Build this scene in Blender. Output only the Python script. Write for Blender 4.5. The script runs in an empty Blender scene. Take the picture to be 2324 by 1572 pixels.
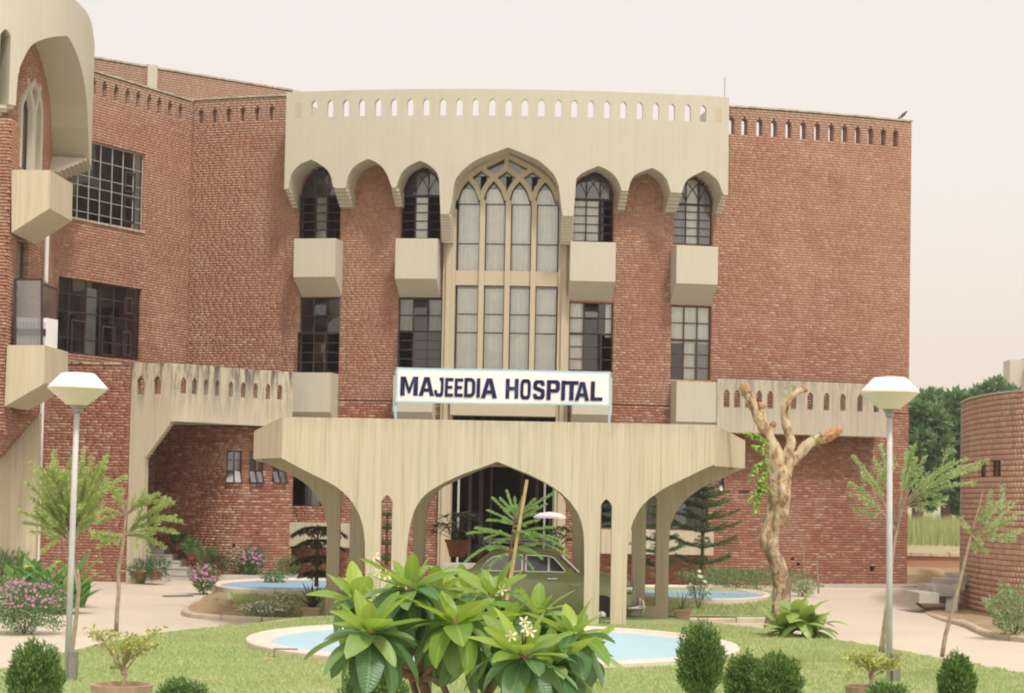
import bpy, math, random
import numpy as np
from mathutils import Vector, Matrix, noise as mnoise
HAZE = True
random.seed(7); np.random.seed(7)
R = math.radians
scn = bpy.context.scene
COL = scn.collection
# ------------------------------------------------------------------ camera
FPX, PW, PH = 4100.0, 2324.0, 1572.0          # focal length and picture size in the pixel unit used for the survey
PITCH, ROLL, SHIFT = R(2.35), R(1.1), 176.0
CAM = Vector((0, 0, 2.63))
f0 = Vector((0, math.cos(PITCH), math.sin(PITCH))); u0 = Vector((0, -math.sin(PITCH), math.cos(PITCH))); r0 = Vector((1, 0, 0))
CU = u0*math.cos(ROLL) - r0*math.sin(ROLL); CR = r0*math.cos(ROLL) + u0*math.sin(ROLL); CF = f0
cd = bpy.data.cameras.new('camera'); cam = bpy.data.objects.new('camera', cd); COL.objects.link(cam)
cam.matrix_world = Matrix(((CR.x, CU.x, -CF.x, CAM.x), (CR.y, CU.y, -CF.y, CAM.y), (CR.z, CU.z, -CF.z, CAM.z), (0, 0, 0, 1)))
cd.sensor_width = 36; cd.lens = FPX/PW*36; cd.shift_y = SHIFT/PW; cd.clip_end = 3000; cd.clip_start = 0.1
scn.camera = cam
# ------------------------------------------------------------------ sky, sun, exposure
world = bpy.data.worlds.new('World'); scn.world = world; world.use_nodes = True
nt = world.node_tree; nt.nodes.clear()
SUN_EL, SUN_AZ = R(58), R(152)      # azimuth clockwise from +Y: behind the camera, to the right
sky = nt.nodes.new('ShaderNodeTexSky'); sky.sky_type = 'NISHITA'; sky.sun_disc = False
sky.sun_elevation = SUN_EL; sky.sun_rotation = SUN_AZ; sky.dust_density = 6; sky.air_density = 1.5
bg1 = nt.nodes.new('ShaderNodeBackground'); bg1.inputs[1].default_value = 0.05
bg2 = nt.nodes.new('ShaderNodeBackground'); bg2.inputs[0].default_value = (0.862, 0.735, 0.652, 1); bg2.inputs[1].default_value = 0.82
add = nt.nodes.new('ShaderNodeAddShader'); wo = nt.nodes.new('ShaderNodeOutputWorld')
nt.links.new(sky.outputs[0], bg1.inputs[0]); nt.links.new(bg1.outputs[0], add.inputs[0]); nt.links.new(bg2.outputs[0], add.inputs[1]); nt.links.new(add.outputs[0], wo.inputs[0])
sd = bpy.data.lights.new('sun', 'SUN'); sd.energy = 2.2; sd.angle = R(7); sd.color = (1, 0.95, 0.87)
so = bpy.data.objects.new('sun', sd); COL.objects.link(so)
sdir = Vector((math.sin(SUN_AZ)*math.cos(SUN_EL), math.cos(SUN_AZ)*math.cos(SUN_EL), math.sin(SUN_EL)))
so.rotation_euler = sdir.to_track_quat('Z', 'Y').to_euler(); so.location = sdir*60
scn.view_settings.view_transform = 'Standard'; scn.view_settings.look = 'None'
scn.view_settings.exposure = 0.2; scn.view_settings.gamma = 1
scn.view_settings.use_curve_mapping = False
scn.cycles.pixel_filter_type = 'BLACKMAN_HARRIS'; scn.cycles.filter_width = 2.0
scn.cycles.max_bounces = 7; scn.cycles.diffuse_bounces = 4; scn.cycles.transparent_max_bounces = 12
# ------------------------------------------------------------------ geometry helpers
def ray(px, py): return (CF*FPX + CR*(px-PW/2) + CU*(PH/2+SHIFT-py))
def at(px, py, Y):
    d = ray(px, py); return CAM + d*((Y-CAM.y)/d.y)
def gz(x, y): return 0.0 if y < 40 else min(0.24, (y-40)*0.021)
def ground(px, py, z=None):
    d = ray(px, py); zz = z if z is not None else 0.0
    for _ in range(6):
        p = CAM + d*((zz-CAM.z)/d.z)
        if z is None: zz = gz(p.x, p.y)
    return p
def new_obj(name, data, parent=None):
    o = bpy.data.objects.new(name, data); COL.objects.link(o)
    if parent is not None:
        o.parent = parent; o.matrix_parent_inverse = PINV[parent.name] if parent.name in PINV else Matrix.Identity(4)
    return o
PINV = {}
def tag(o, label=None, cat=None, group=None, kind=None):
    if label: o['label'] = label
    if cat: o['category'] = cat
    if group: o['group'] = group
    if kind: o['kind'] = kind
    return o
def thing(name, label, cat, loc, group=None):
    o = bpy.data.objects.new(name, None); COL.objects.link(o); o.location = loc; o.empty_display_size = .1
    PINV[o.name] = Matrix.Translation(-Vector(loc))
    return tag(o, label, cat, group)
def put(child, parent):          # parent a world-placed object that itself is a part
    child.parent = parent
    child.matrix_parent_inverse = Matrix.Identity(4)
    return child
class MB:
    def __init__(s): s.v = []; s.f = []; s.m = []; s.mi = 0
    def poly(s, pts):
        n = len(s.v); s.v += [tuple(p) for p in pts]; s.f.append(tuple(range(n, n+len(pts)))); s.m.append(s.mi)
    def hexa(s, p):               # 8 points: bottom 4 (ccw), top 4
        n = len(s.v); s.v += [tuple(q) for q in p]
        for f in ((0, 3, 2, 1), (4, 5, 6, 7), (0, 1, 5, 4), (1, 2, 6, 5), (2, 3, 7, 6), (3, 0, 4, 7)): s.f.append(tuple(n+i for i in f)); s.m.append(s.mi)
    def box(s, x0, y0, z0, x1, y1, z1):
        s.hexa([(x0, y0, z0), (x1, y0, z0), (x1, y1, z0), (x0, y1, z0), (x0, y0, z1), (x1, y0, z1), (x1, y1, z1), (x0, y1, z1)])
    def bar(s, a, b, w, h=None, up=Vector((0, 0, 1))):
        a = Vector(a); b = Vector(b); h = h or w; d = (b-a).normalized(); x = d.cross(up)
        if x.length < 1e-4: x = d.cross(Vector((0, 1, 0)))
        x.normalize(); y = x.cross(d); x *= w/2; y *= h/2
        s.hexa([a-x-y, a+x-y, a+x+y, a-x+y, b-x-y, b+x-y, b+x+y, b-x+y])
    def tube(s, pts, rad, n=8, cap=True, wob=0.0, nz=0.0):
        pts = [Vector(p) for p in pts]; k = len(pts); base = len(s.v); prev = None
        for i, p in enumerate(pts):
            d = (pts[min(i+1, k-1)]-pts[max(i-1, 0)])
            if d.length < 1e-7: d = Vector((0, 0, 1))
            d.normalize()
            x = (prev - d*prev.dot(d)) if prev is not None else d.cross(Vector((0.31, 0.95, 0.07)))
            if x.length < 1e-4: x = d.orthogonal()
            x.normalize(); prev = x; y = d.cross(x); r = rad[i] if hasattr(rad, '__len__') else rad
            for j in range(n):
                a = 2*math.pi*j/n; rr = r*(1+random.uniform(-wob, wob))
                if nz:
                    q = p+x*math.cos(a)*r+y*math.sin(a)*r; rr = r*(1+nz*(mnoise.noise(Vector((q.x*5, q.y*5, q.z*2.2)))*1.3+mnoise.noise(Vector((q.x*17, q.y*17, q.z*6)))*.55+.35*mnoise.noise(q*38)))
                s.v.append(tuple(p + x*math.cos(a)*rr + y*math.sin(a)*rr))
        for i in range(k-1):
            for j in range(n):
                a = base+i*n+j; b = base+i*n+(j+1) % n; s.f.append((a, b, b+n, a+n)); s.m.append(s.mi)
        if cap: s.f.append(tuple(base+j for j in range(n))[::-1]); s.f.append(tuple(base+(k-1)*n+j for j in range(n))); s.m += [s.mi]*2
    def lathe(s, c, prof, n=20, rot=0.0):
        base = len(s.v); c = Vector(c)
        for r, z in prof:
            for j in range(n):
                a = 2*math.pi*j/n+rot; s.v.append((c.x+r*math.cos(a), c.y+r*math.sin(a), c.z+z))
        for i in range(len(prof)-1):
            for j in range(n):
                a = base+i*n+j; b = base+i*n+(j+1) % n; s.f.append((a, b, b+n, a+n)); s.m.append(s.mi)
        s.f.append(tuple(base+j for j in range(n))[::-1]); s.f.append(tuple(base+(len(prof)-1)*n+j for j in range(n))); s.m += [s.mi]*2
    def build(s, name, mat, parent=None, smooth=False, inv=True):
        me = bpy.data.meshes.new(name); me.from_pydata(s.v, [], s.f)
        for m in (mat if isinstance(mat, (list, tuple)) else [mat]): me.materials.append(m)
        if isinstance(mat, (list, tuple)): me.polygons.foreach_set('material_index', s.m)
        if smooth: me.polygons.foreach_set('use_smooth', [True]*len(me.polygons))
        me.update()
        return new_obj(name, me, parent)
def npmesh(name, V, F, mat, parent=None, smooth=False):   # V (n,3), F (m,k) arrays
    me = bpy.data.meshes.new(name); V = np.asarray(V, dtype=np.float32); F = np.asarray(F, dtype=np.int32); k = F.shape[1]
    me.vertices.add(len(V)); me.vertices.foreach_set('co', V.ravel())
    me.loops.add(F.size); me.loops.foreach_set('vertex_index', F.ravel())
    me.polygons.add(len(F)); me.polygons.foreach_set('loop_start', np.arange(0, F.size, k, dtype=np.int32))
    if smooth: me.polygons.foreach_set('use_smooth', np.ones(len(F), dtype=bool))
    me.materials.append(mat); me.update(calc_edges=True)
    return new_obj(name, me, parent)
def smooth_pts(pts, step):
    P = [Vector(p) for p in pts]; out = []
    for i in range(len(P)-1):
        a = P[i-1] if i else P[0]*2-P[1]; b = P[i]; c = P[i+1]; d = P[i+2] if i+2 < len(P) else P[-1]*2-P[-2]
        n = max(2, int((c-b).length/step))
        for j in range(n):
            t = j/n; out.append(0.5*((2*b)+(c-a)*t+(2*a-5*b+4*c-d)*t*t+(3*b-a-3*c+d)*t**3))
    out.append(P[-1]); return out
class Wall:
    """A vertical surface over a plan line, left to right as seen from the camera."""
    def __init__(w, pts, curved=True, step=.2, xy=False, ref=850):
        P = [Vector((p[0], p[1])) if xy else at(p[0], ref, p[1]).to_2d() for p in pts]
        P = smooth_pts(P, step) if curved and len(P) > 2 else P
        A = np.array([[p.x, p.y] for p in P]); d = np.diff(A, axis=0); L = np.hypot(d[:, 0], d[:, 1])
        e0 = A[0]-d[0]/L[0]*4; e1 = A[-1]+d[-1]/L[-1]*4
        w.len = float(L.sum()); A = np.vstack([e0, A, e1]); d = np.diff(A, axis=0); L = np.hypot(d[:, 0], d[:, 1])
        w.s = np.concatenate([[0], np.cumsum(L)])-4; w.A = A
        n = np.stack([d[:, 1]/L, -d[:, 0]/L], 1); nv = np.vstack([n[:1], (n[1:]+n[:-1])/2, n[-1:]]); nv /= np.hypot(nv[:, 0], nv[:, 1])[:, None]; w.n = nv
    def xy(w, s, off=0.0):
        s = np.asarray(s, float); x = np.interp(s, w.s, w.A[:, 0]); y = np.interp(s, w.s, w.A[:, 1])
        nx = np.interp(s, w.s, w.n[:, 0]); ny = np.interp(s, w.s, w.n[:, 1]); return x+nx*off, y+ny*off
    def pt(w, s, z, off=0.0):
        x, y = w.xy(s, off); return Vector((float(x), float(y), z))
    def tan(w, s):
        nx = np.interp(s, w.s, w.n[:, 0]); ny = np.interp(s, w.s, w.n[:, 1]); return math.atan2(nx, -ny)
    def hit(w, px, py, off=0.0):
        d = ray(px, py); B = w.A+w.n*off
        for i in range(len(B)-1):
            ax, ay = B[i]; bx, by = B[i+1]; ex, ey = bx-ax, by-ay; den = d.x*ey-d.y*ex
            if abs(den) < 1e-9: continue
            t = (ax*ey-ay*ex)/den; u = (ax*d.y-ay*d.x)/den
            if t > 0 and -1e-6 <= u <= 1+1e-6:
                return float(w.s[i]+u*(w.s[i+1]-w.s[i])), CAM.z+d.z*t
        raise ValueError('no hit %s %s' % (px, py))
def wbox(mb, w, s0, s1, z0, z1, o0, o1, seg=None):
    n = seg or max(1, int(abs(s1-s0)/0.6))
    for i in range(n):
        a = s0+(s1-s0)*i/n; b = s0+(s1-s0)*(i+1)/n
        mb.hexa([w.pt(a, z0, o1), w.pt(b, z0, o1), w.pt(b, z0, o0), w.pt(a, z0, o0), w.pt(a, z1, o1), w.pt(b, z1, o1), w.pt(b, z1, o0), w.pt(a, z1, o0)])
def fn(pts):
    pts = sorted(pts); xs = [p[0] for p in pts]; zs = [p[1] for p in pts]
    return lambda s: float(np.interp(s, xs, zs))
def sheet(mb, w, s0, s1, bot, top, holes=(), of=0.0, ob=-.15, step=.12, extra=()):
    """Upright slab following w between s0 and s1; bot/top/hole limits are functions of s."""
    bot_ = bot if callable(bot) else (lambda s: bot); top_ = top if callable(top) else (lambda s: top)
    S = set([s0, s1]); n = max(1, int((s1-s0)/step))
    for i in range(1, n): S.add(s0+(s1-s0)*i/n)
    for h in holes:
        for k in range(9): S.add(h[0]+(h[1]-h[0])*k/8)
    for e in extra: S.add(e-1e-4); S.add(e+1e-4)
    S = sorted(x for x in S if s0-1e-9 <= x <= s1+1e-9); S2 = [S[0]]
    for x in S[1:]:
        if x-S2[-1] > 5e-5: S2.append(x)
    S = S2
    def solid(sm, s):
        iv = [(bot_(s), top_(s))]
        for h in holes:
            if h[0] < sm < h[1]:
                lo = h[2](s) if callable(h[2]) else h[2]; hi = h[3](s) if callable(h[3]) else h[3]; out = []
                for a, b in iv:
                    if lo >= b or hi <= a: out.append((a, b)); continue
                    out.append((a, lo)); out.append((hi, b))
                iv = out
        return iv
    prev = None
    def jamb(s, A, B):
        # faces on s where A is solid and B is not
        for a, b in A:
            cur = [(a, b)]
            for c, d in B:
                nx = []
                for p, q in cur:
                    if d <= p or c >= q: nx.append((p, q)); continue
                    if c > p: nx.append((p, c))
                    if d < q: nx.append((d, q))
                cur = nx
            for p, q in cur:
                if q-p > 2e-3: mb.poly([w.pt(s, p, of), w.pt(s, p, ob), w.pt(s, q, ob), w.pt(s, q, of)])
    for i in range(len(S)-1):
        a, b = S[i], S[i+1]; m = (a+b)/2; A = solid(m, a); B = solid(m, b)
        if i == 0: jamb(a, A, [])
        else: jamb(a, A, prev); jamb(a, prev, A)
        for (l0, h0), (l1, h1) in zip(A, B):
            if h0-l0 < 1e-4 and h1-l1 < 1e-4: continue
            p = [w.pt(a, l0, of), w.pt(b, l1, of), w.pt(b, h1, of), w.pt(a, h0, of)]; q = [w.pt(a, l0, ob), w.pt(b, l1, ob), w.pt(b, h1, ob), w.pt(a, h0, ob)]
            n0 = len(mb.v); mb.v += [tuple(v) for v in p+q]
            for f in ((0, 1, 2, 3), (7, 6, 5, 4), (3, 2, 6, 7), (0, 4, 5, 1)): mb.f.append(tuple(n0+k for k in f)); mb.m.append(mb.mi)
        prev = B
    jamb(S[-1], prev, [])
# ------------------------------------------------------------------ bricks
UNIT = {}
def unit_brick(l, h, d, mat):
    k = (l, h, d, mat.name)
    if k not in UNIT:
        me = bpy.data.meshes.new('brick'); e = .004
        v = [(-l/2, -d, 0), (l/2, -d, 0), (l/2, 0, 0), (-l/2, 0, 0), (-l/2, -d, h), (l/2, -d, h), (l/2, 0, h), (-l/2, 0, h)]
        v = [(x*(1-2*e/l) if y < 0 else x, y, (z*(1-2*e/h)+e) if y < 0 else z) for x, y, z in v]
        me.from_pydata(v, [], [(0, 1, 5, 4), (1, 2, 6, 5), (3, 0, 4, 7), (4, 5, 6, 7), (0, 3, 2, 1)]); me.materials.append(mat); UNIT[k] = me
    return UNIT[k]
def brickwork(parent, w, s0, s1, z0, z1, holes, mats, course=.077, lens=(.215, .105), joint=.011, thick=.3, nsingle=0, pick=None, deep=.009, core=True, name='brick_courses', back=None):
    """holes: (sa,sb,za,zb) or a function z->(sa,sb)|None. Lays courses of single bricks with recessed joints."""
    nz = int(round((z1-z0)/course)); mb = MB(); prev = None; B = []; rows = []
    def ivs(z):
        iv = [(s0, s1)]
        for h in holes:
            r = h(z) if callable(h) else ((h[0], h[1]) if h[2] < z < h[3] else None)
            if not r: continue
            out = []
            for a, b in iv:
                if r[1] <= a or r[0] >= b: out.append((a, b)); continue
                if r[0] > a: out.append((a, r[0]))
                if r[1] < b: out.append((r[1], b))
            iv = out
        return [(a, b) for a, b in iv if b-a > .02]
    for k in range(nz): rows.append(ivs(z0+(k+.5)*course))
    for k in range(nz):
        z = z0+k*course
        for a, b in rows[k]:
            # laying
            s = a; c = (k % 2); first = True; off = random.random()
            if a <= s0+1e-6: s = a-off*.2
            while s < b-.02:
                L = lens[0] if (c % 2 == 0) else lens[-1]
                if len(lens) > 1: L = random.choice((lens[0], lens[0], lens[1], lens[1], lens[0]*.8))
                e = s+L; aa = max(s, a); bb = min(e, b)
                if b-bb < .035: bb = b; e = b
                if bb-aa > .015:
                    end = (aa-a < 1e-6) or (b-bb < 1e-6)
                    B.append((aa+(0 if aa == a else joint/3), bb-(0 if bb == b else joint/3), z, z+course-joint, thick*.5 if end else .05, random.gauss(0, .0013)+ (0.003 if random.random() < .07 else 0), 1 if (not end and aa == s and e-s == L and L in lens) else 0, L))
                s = e; c += 1
            if core:
                n = max(1, int((b-a)/.7))
                for i in range(n):
                    p = a+(b-a)*i/n; q = a+(b-a)*(i+1)/n
                    mb.poly([w.pt(p, z, -deep), w.pt(q, z, -deep), w.pt(q, z+course, -deep), w.pt(p, z+course, -deep)])
                    mb.poly([w.pt(q, z, -thick), w.pt(p, z, -thick), w.pt(p, z+course, -thick), w.pt(q, z+course, -thick)])
                    if k == 0 or rows[k-1] != rows[k]: mb.poly([w.pt(p, z, -thick), w.pt(q, z, -thick), w.pt(q, z, -deep), w.pt(p, z, -deep)])
                    if k == nz-1 or rows[k+1] != rows[k]: mb.poly([w.pt(p, z+course, -deep), w.pt(q, z+course, -deep), w.pt(q, z+course, -thick), w.pt(p, z+course, -thick)])
                for e in (a, b): mb.poly([w.pt(e, z, -thick*.5+.001), w.pt(e, z, -thick), w.pt(e, z+course, -thick), w.pt(e, z+course, -thick*.5+.001)])
    if core: mb.build('wall', mats[1], parent)
    if not B: return
    B = np.array(B); single = np.zeros(len(B), bool)
    if nsingle:
        cand = [i for i in range(len(B)) if B[i, 6] > 0 and (pick is None or pick((B[i, 0]+B[i, 1])/2, B[i, 2]))][:nsingle]
        for i in cand:
            s_ = (B[i, 0]+B[i, 1])/2; me = unit_brick(round(float(B[i, 7]-joint/1.5), 4), round(course-joint, 4), .05, mats[0])
            o = new_obj('brick', me, parent); x, y = w.xy(s_, -.05+B[i, 5]); o.location = (float(x), float(y), float(B[i, 2])); o.rotation_euler = (0, 0, w.tan(s_)); single[i] = True
    B = B[~single]; n = len(B); e = .004
    V = np.zeros((n, 8, 3)); cs = [(0, 0, 0), (1, 0, 0), (1, 1, 0), (0, 1, 0), (0, 0, 1), (1, 0, 1), (1, 1, 1), (0, 1, 1)]
    for j, (cx, cy, cz) in enumerate(cs):
        front = cy == 0
        s = B[:, 1]*cx+B[:, 0]*(1-cx) + ((e if cx == 0 else -e) if front else 0)
        z = B[:, 3]*cz+B[:, 2]*(1-cz) + ((e if cz == 0 else -e) if front else 0)
        off = B[:, 5] if front else -B[:, 4]
        x, y = w.xy(s, 0); nx = np.interp(s, w.s, w.n[:, 0]); ny = np.interp(s, w.s, w.n[:, 1])
        V[:, j, 0] = x+nx*off; V[:, j, 1] = y+ny*off; V[:, j, 2] = z
    F = np.array([(0, 1, 5, 4), (1, 2, 6, 5), (3, 0, 4, 7), (4, 5, 6, 7), (0, 3, 2, 1)])
    F = (F[None]+8*np.arange(n)[:, None, None]).reshape(-1, 4)
    tag(npmesh(name, V.reshape(-1, 3), F, mats[0], parent), kind='stuff')
def rect_hole(w, px0, py0, px1, py1, off=0.0):
    a, z1 = w.hit(px0, py0, off); b, z0 = w.hit(px1, py1, off); return [a, b, z0, z1]
def arch_hole(a, b, z0, zs, za, p=1.7):
    c = (a+b)/2; hw = (b-a)/2
    def f(z):
        if z < z0 or z > za: return None
        if z < zs: return (a, b)
        h = hw*(max(0, 1-((z-zs)/(za-zs))**p))**(1/p)
        return (c-h, c+h) if h > .012 else None
    return f
def slot_fn(c, hw, z0, zs, za):
    return (c-hw, c+hw, lambda s: z0, lambda s: zs+(za-zs)*(1-abs((s-c)/hw)**1.5))
# ------------------------------------------------------------------ materials
def N(nt, t, **k):
    n = nt.nodes.new(t)
    for a, b in k.items(): setattr(n, a, b)
    return n
def base_mat(name, rough=.8, spec=.3):
    m = bpy.data.materials.new(name); m.use_nodes = True; nt = m.node_tree; b = nt.nodes['Principled BSDF']
    b.inputs['Roughness'].default_value = rough; b.inputs['Specular IOR Level'].default_value = spec
    return m, nt, b
def ramp(nt, fac, stops):
    r = N(nt, 'ShaderNodeValToRGB'); cr = r.color_ramp
    while len(cr.elements) < len(stops): cr.elements.new(.5)
    for e, (p, c) in zip(cr.elements, stops): e.position = p; e.color = (*c, 1) if len(c) == 3 else c
    nt.links.new(fac, r.inputs[0]); return r.outputs[0]
def coords(nt, scale=(1, 1, 1), obj=False):
    tc = N(nt, 'ShaderNodeTexCoord'); mp = N(nt, 'ShaderNodeMapping'); mp.inputs['Scale'].default_value = scale
    if obj: nt.links.new(tc.outputs['Object'], mp.inputs[0])
    else:
        g = N(nt, 'ShaderNodeNewGeometry'); nt.links.new(g.outputs['Position'], mp.inputs[0])
    return mp.outputs[0]
def noise(nt, vec, scale, detail=4, rough=.6):
    n = N(nt, 'ShaderNodeTexNoise'); n.inputs['Scale'].default_value = scale; n.inputs['Detail'].default_value = detail; n.inputs['Roughness'].default_value = rough
    nt.links.new(vec, n.inputs['Vector']); return n.outputs['Fac']
def mixc(nt, fac, a, b, mode='MIX'):
    m = N(nt, 'ShaderNodeMix'); m.data_type = 'RGBA'; m.blend_type = mode
    for i, v in ((0, fac), (6, a), (7, b)):
        if isinstance(v, (tuple, list)): m.inputs[i].default_value = (*v, 1) if len(v) == 3 else v
        elif isinstance(v, (int, float)): m.inputs[i].default_value = v
        else: nt.links.new(v, m.inputs[i])
    return m.outputs[2]
def bump(nt, b, h, strength=.3, dist=.02):
    n = N(nt, 'ShaderNodeBump'); n.inputs['Strength'].default_value = strength; n.inputs['Distance'].default_value = dist
    nt.links.new(h, n.inputs['Height']); nt.links.new(n.outputs[0], b.inputs['Normal'])
def maprange(nt, v, a, b, c=0, d=1):
    n = N(nt, 'ShaderNodeMapRange'); n.inputs[1].default_value = a; n.inputs[2].default_value = b; n.inputs[3].default_value = c; n.inputs[4].default_value = d
    nt.links.new(v, n.inputs[0]); return n.outputs[0]
def simple(name, col, rough=.7, var=.15, scale=6, spec=.3, metal=0, bmp=0):
    m, nt, b = base_mat(name, rough, spec); v = coords(nt); f = noise(nt, v, scale)
    lo = tuple(c*(1-var) for c in col); hi = tuple(min(1, c*(1+var)) for c in col)
    nt.links.new(ramp(nt, f, [(.3, lo), (.7, hi)]), b.inputs['Base Color']); b.inputs['Metallic'].default_value = metal
    if bmp: bump(nt, b, noise(nt, v, scale*6), bmp, .01)
    return m
def brick_mat(name, stops, pale=(.60, .47, .36), pale_amt=.5, seed=0.0):
    m, nt, b = base_mat(name, .92, .15)
    g = N(nt, 'ShaderNodeNewGeometry'); oi = N(nt, 'ShaderNodeObjectInfo'); ad = N(nt, 'ShaderNodeMath', operation='ADD'); fr = N(nt, 'ShaderNodeMath', operation='FRACT')
    nt.links.new(g.outputs['Random Per Island'], ad.inputs[0]); nt.links.new(oi.outputs['Random'], ad.inputs[1]); nt.links.new(ad.outputs[0], fr.inputs[0])
    c = ramp(nt, fr.outputs[0], stops)
    v = coords(nt); mp = N(nt, 'ShaderNodeMapping'); mp.inputs['Location'].default_value = (seed, seed, seed); nt.links.new(v, mp.inputs[0]); v2 = mp.outputs[0]
    big = noise(nt, v2, .55, 5, .65); mid = noise(nt, v2, 3.0, 4, .7)
    a1 = N(nt, 'ShaderNodeMath', operation='MULTIPLY'); nt.links.new(maprange(nt, big, .5, .74), a1.inputs[0]); nt.links.new(maprange(nt, mid, .35, .75), a1.inputs[1])
    a2 = N(nt, 'ShaderNodeMath', operation='MULTIPLY'); nt.links.new(a1.outputs[0], a2.inputs[0]); a2.inputs[1].default_value = pale_amt*2.2; a2.use_clamp = True
    a3 = N(nt, 'ShaderNodeMath', operation='MULTIPLY'); nt.links.new(a2.outputs[0], a3.inputs[0])
    nt.links.new(maprange(nt, fr.outputs[0], 0, 1, .45, 1), a3.inputs[1])
    c = mixc(nt, a3.outputs[0], c, pale)
    st_ = noise(nt, coords(nt, (1.6, 1.6, .22)), 1.0, 5, .65); c = mixc(nt, maprange(nt, st_, .54, .72, 0, .42), c, (.20, .105, .078))
    ef = noise(nt, coords(nt, (.5, .5, .6)), 1.0, 4, .6); c = mixc(nt, maprange(nt, ef, .56, .70, 0, .42), c, pale)
    # large soft tone change
    tone = noise(nt, v2, .22, 2, .5); c = mixc(nt, maprange(nt, tone, .35, .65, 0, .35), c, (.40, .22, .15))
    spz = N(nt, 'ShaderNodeSeparateXYZ'); nt.links.new(v, spz.inputs[0]); wz = N(nt, 'ShaderNodeMath', operation='MULTIPLY'); nt.links.new(maprange(nt, spz.outputs[2], 13.2, 14.2, 0, 1), wz.inputs[0]); nt.links.new(maprange(nt, mid, .3, .6, .25, .8), wz.inputs[1])
    c = mixc(nt, wz.outputs[0], c, (.40, .33, .26))
    fz = N(nt, 'ShaderNodeMath', operation='MULTIPLY'); nt.links.new(maprange(nt, spz.outputs[2], 5.5, 11.5, 0, .55), fz.inputs[0]); nt.links.new(maprange(nt, noise(nt, coords(nt, (1, 1, 2.2)), .8, 5, .65), .38, .62, .2, 1), fz.inputs[1])
    c = mixc(nt, fz.outputs[0], c, (.50, .315, .215))
    fine = noise(nt, v, 60, 2); c = mixc(nt, maprange(nt, fine, .3, .75, 0, .22), c, (.27, .15, .11))
    nt.links.new(c, b.inputs['Base Color']); bump(nt, b, noise(nt, v, 45, 3), .35, .006); return m
def concrete(name, col=(.50, .44, .31), boards=.5, dirt=.3, top=None, streak=.35):
    m, nt, b = base_mat(name, .88, .2)
    v = coords(nt); vb = coords(nt, (7.5, 7.5, .12)); vs = coords(nt, (22, 22, .55))
    bd = noise(nt, vb, 1.0, 2, .5); st = noise(nt, vs, 1.0, 3, .65); big = noise(nt, v, .9, 5, .6)
    c = mixc(nt, maprange(nt, bd, .35, .65, 0, boards), col, tuple(x*y for x, y in zip(col, (.84, .81, .76))))
    c = mixc(nt, maprange(nt, st, .53, .66, 0, streak), c, tuple(x*y for x, y in zip(col, (.62, .57, .52))))
    c = mixc(nt, maprange(nt, big, .3, .7, 0, dirt), c, tuple(x*y for x, y in zip(col, (.82, .84, .84))))
    # thin board joints
    w = N(nt, 'ShaderNodeTexWave', wave_type='BANDS', bands_direction='X', wave_profile='SAW'); w.inputs['Scale'].default_value = 1.9; w.inputs['Distortion'].default_value = .35; w.inputs['Detail Scale'].default_value = .3
    sep = N(nt, 'ShaderNodeSeparateXYZ'); nt.links.new(v, sep.inputs[0]); cmb = N(nt, 'ShaderNodeCombineXYZ')
    ax = N(nt, 'ShaderNodeMath', operation='MULTIPLY_ADD'); nt.links.new(sep.outputs[1], ax.inputs[0]); ax.inputs[1].default_value = .8; nt.links.new(sep.outputs[0], ax.inputs[2])
    nt.links.new(ax.outputs[0], cmb.inputs[0]); nt.links.new(cmb.outputs[0], w.inputs[0])
    j = maprange(nt, w.outputs['Fac'], .0, .08, boards*.75, 0)
    c = mixc(nt, j, c, tuple(x*.45 for x in col))
    if top is not None:       # black weathering running down from an exposed top edge
        z0, z1, amt = top; gz_ = maprange(nt, sep.outputs[2], z0, z1, 0, 1); n2 = noise(nt, coords(nt, (3.2, 3.2, .5)), 1.6, 4, .7)
        mu = N(nt, 'ShaderNodeMath', operation='MULTIPLY'); nt.links.new(gz_, mu.inputs[0]); nt.links.new(maprange(nt, n2, .44, .6, 0, amt), mu.inputs[1])
        c = mixc(nt, mu.outputs[0], c, (.09, .08, .075))
    nt.links.new(c, b.inputs['Base Color']); bump(nt, b, bd, .5*boards, .02); return m
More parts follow.
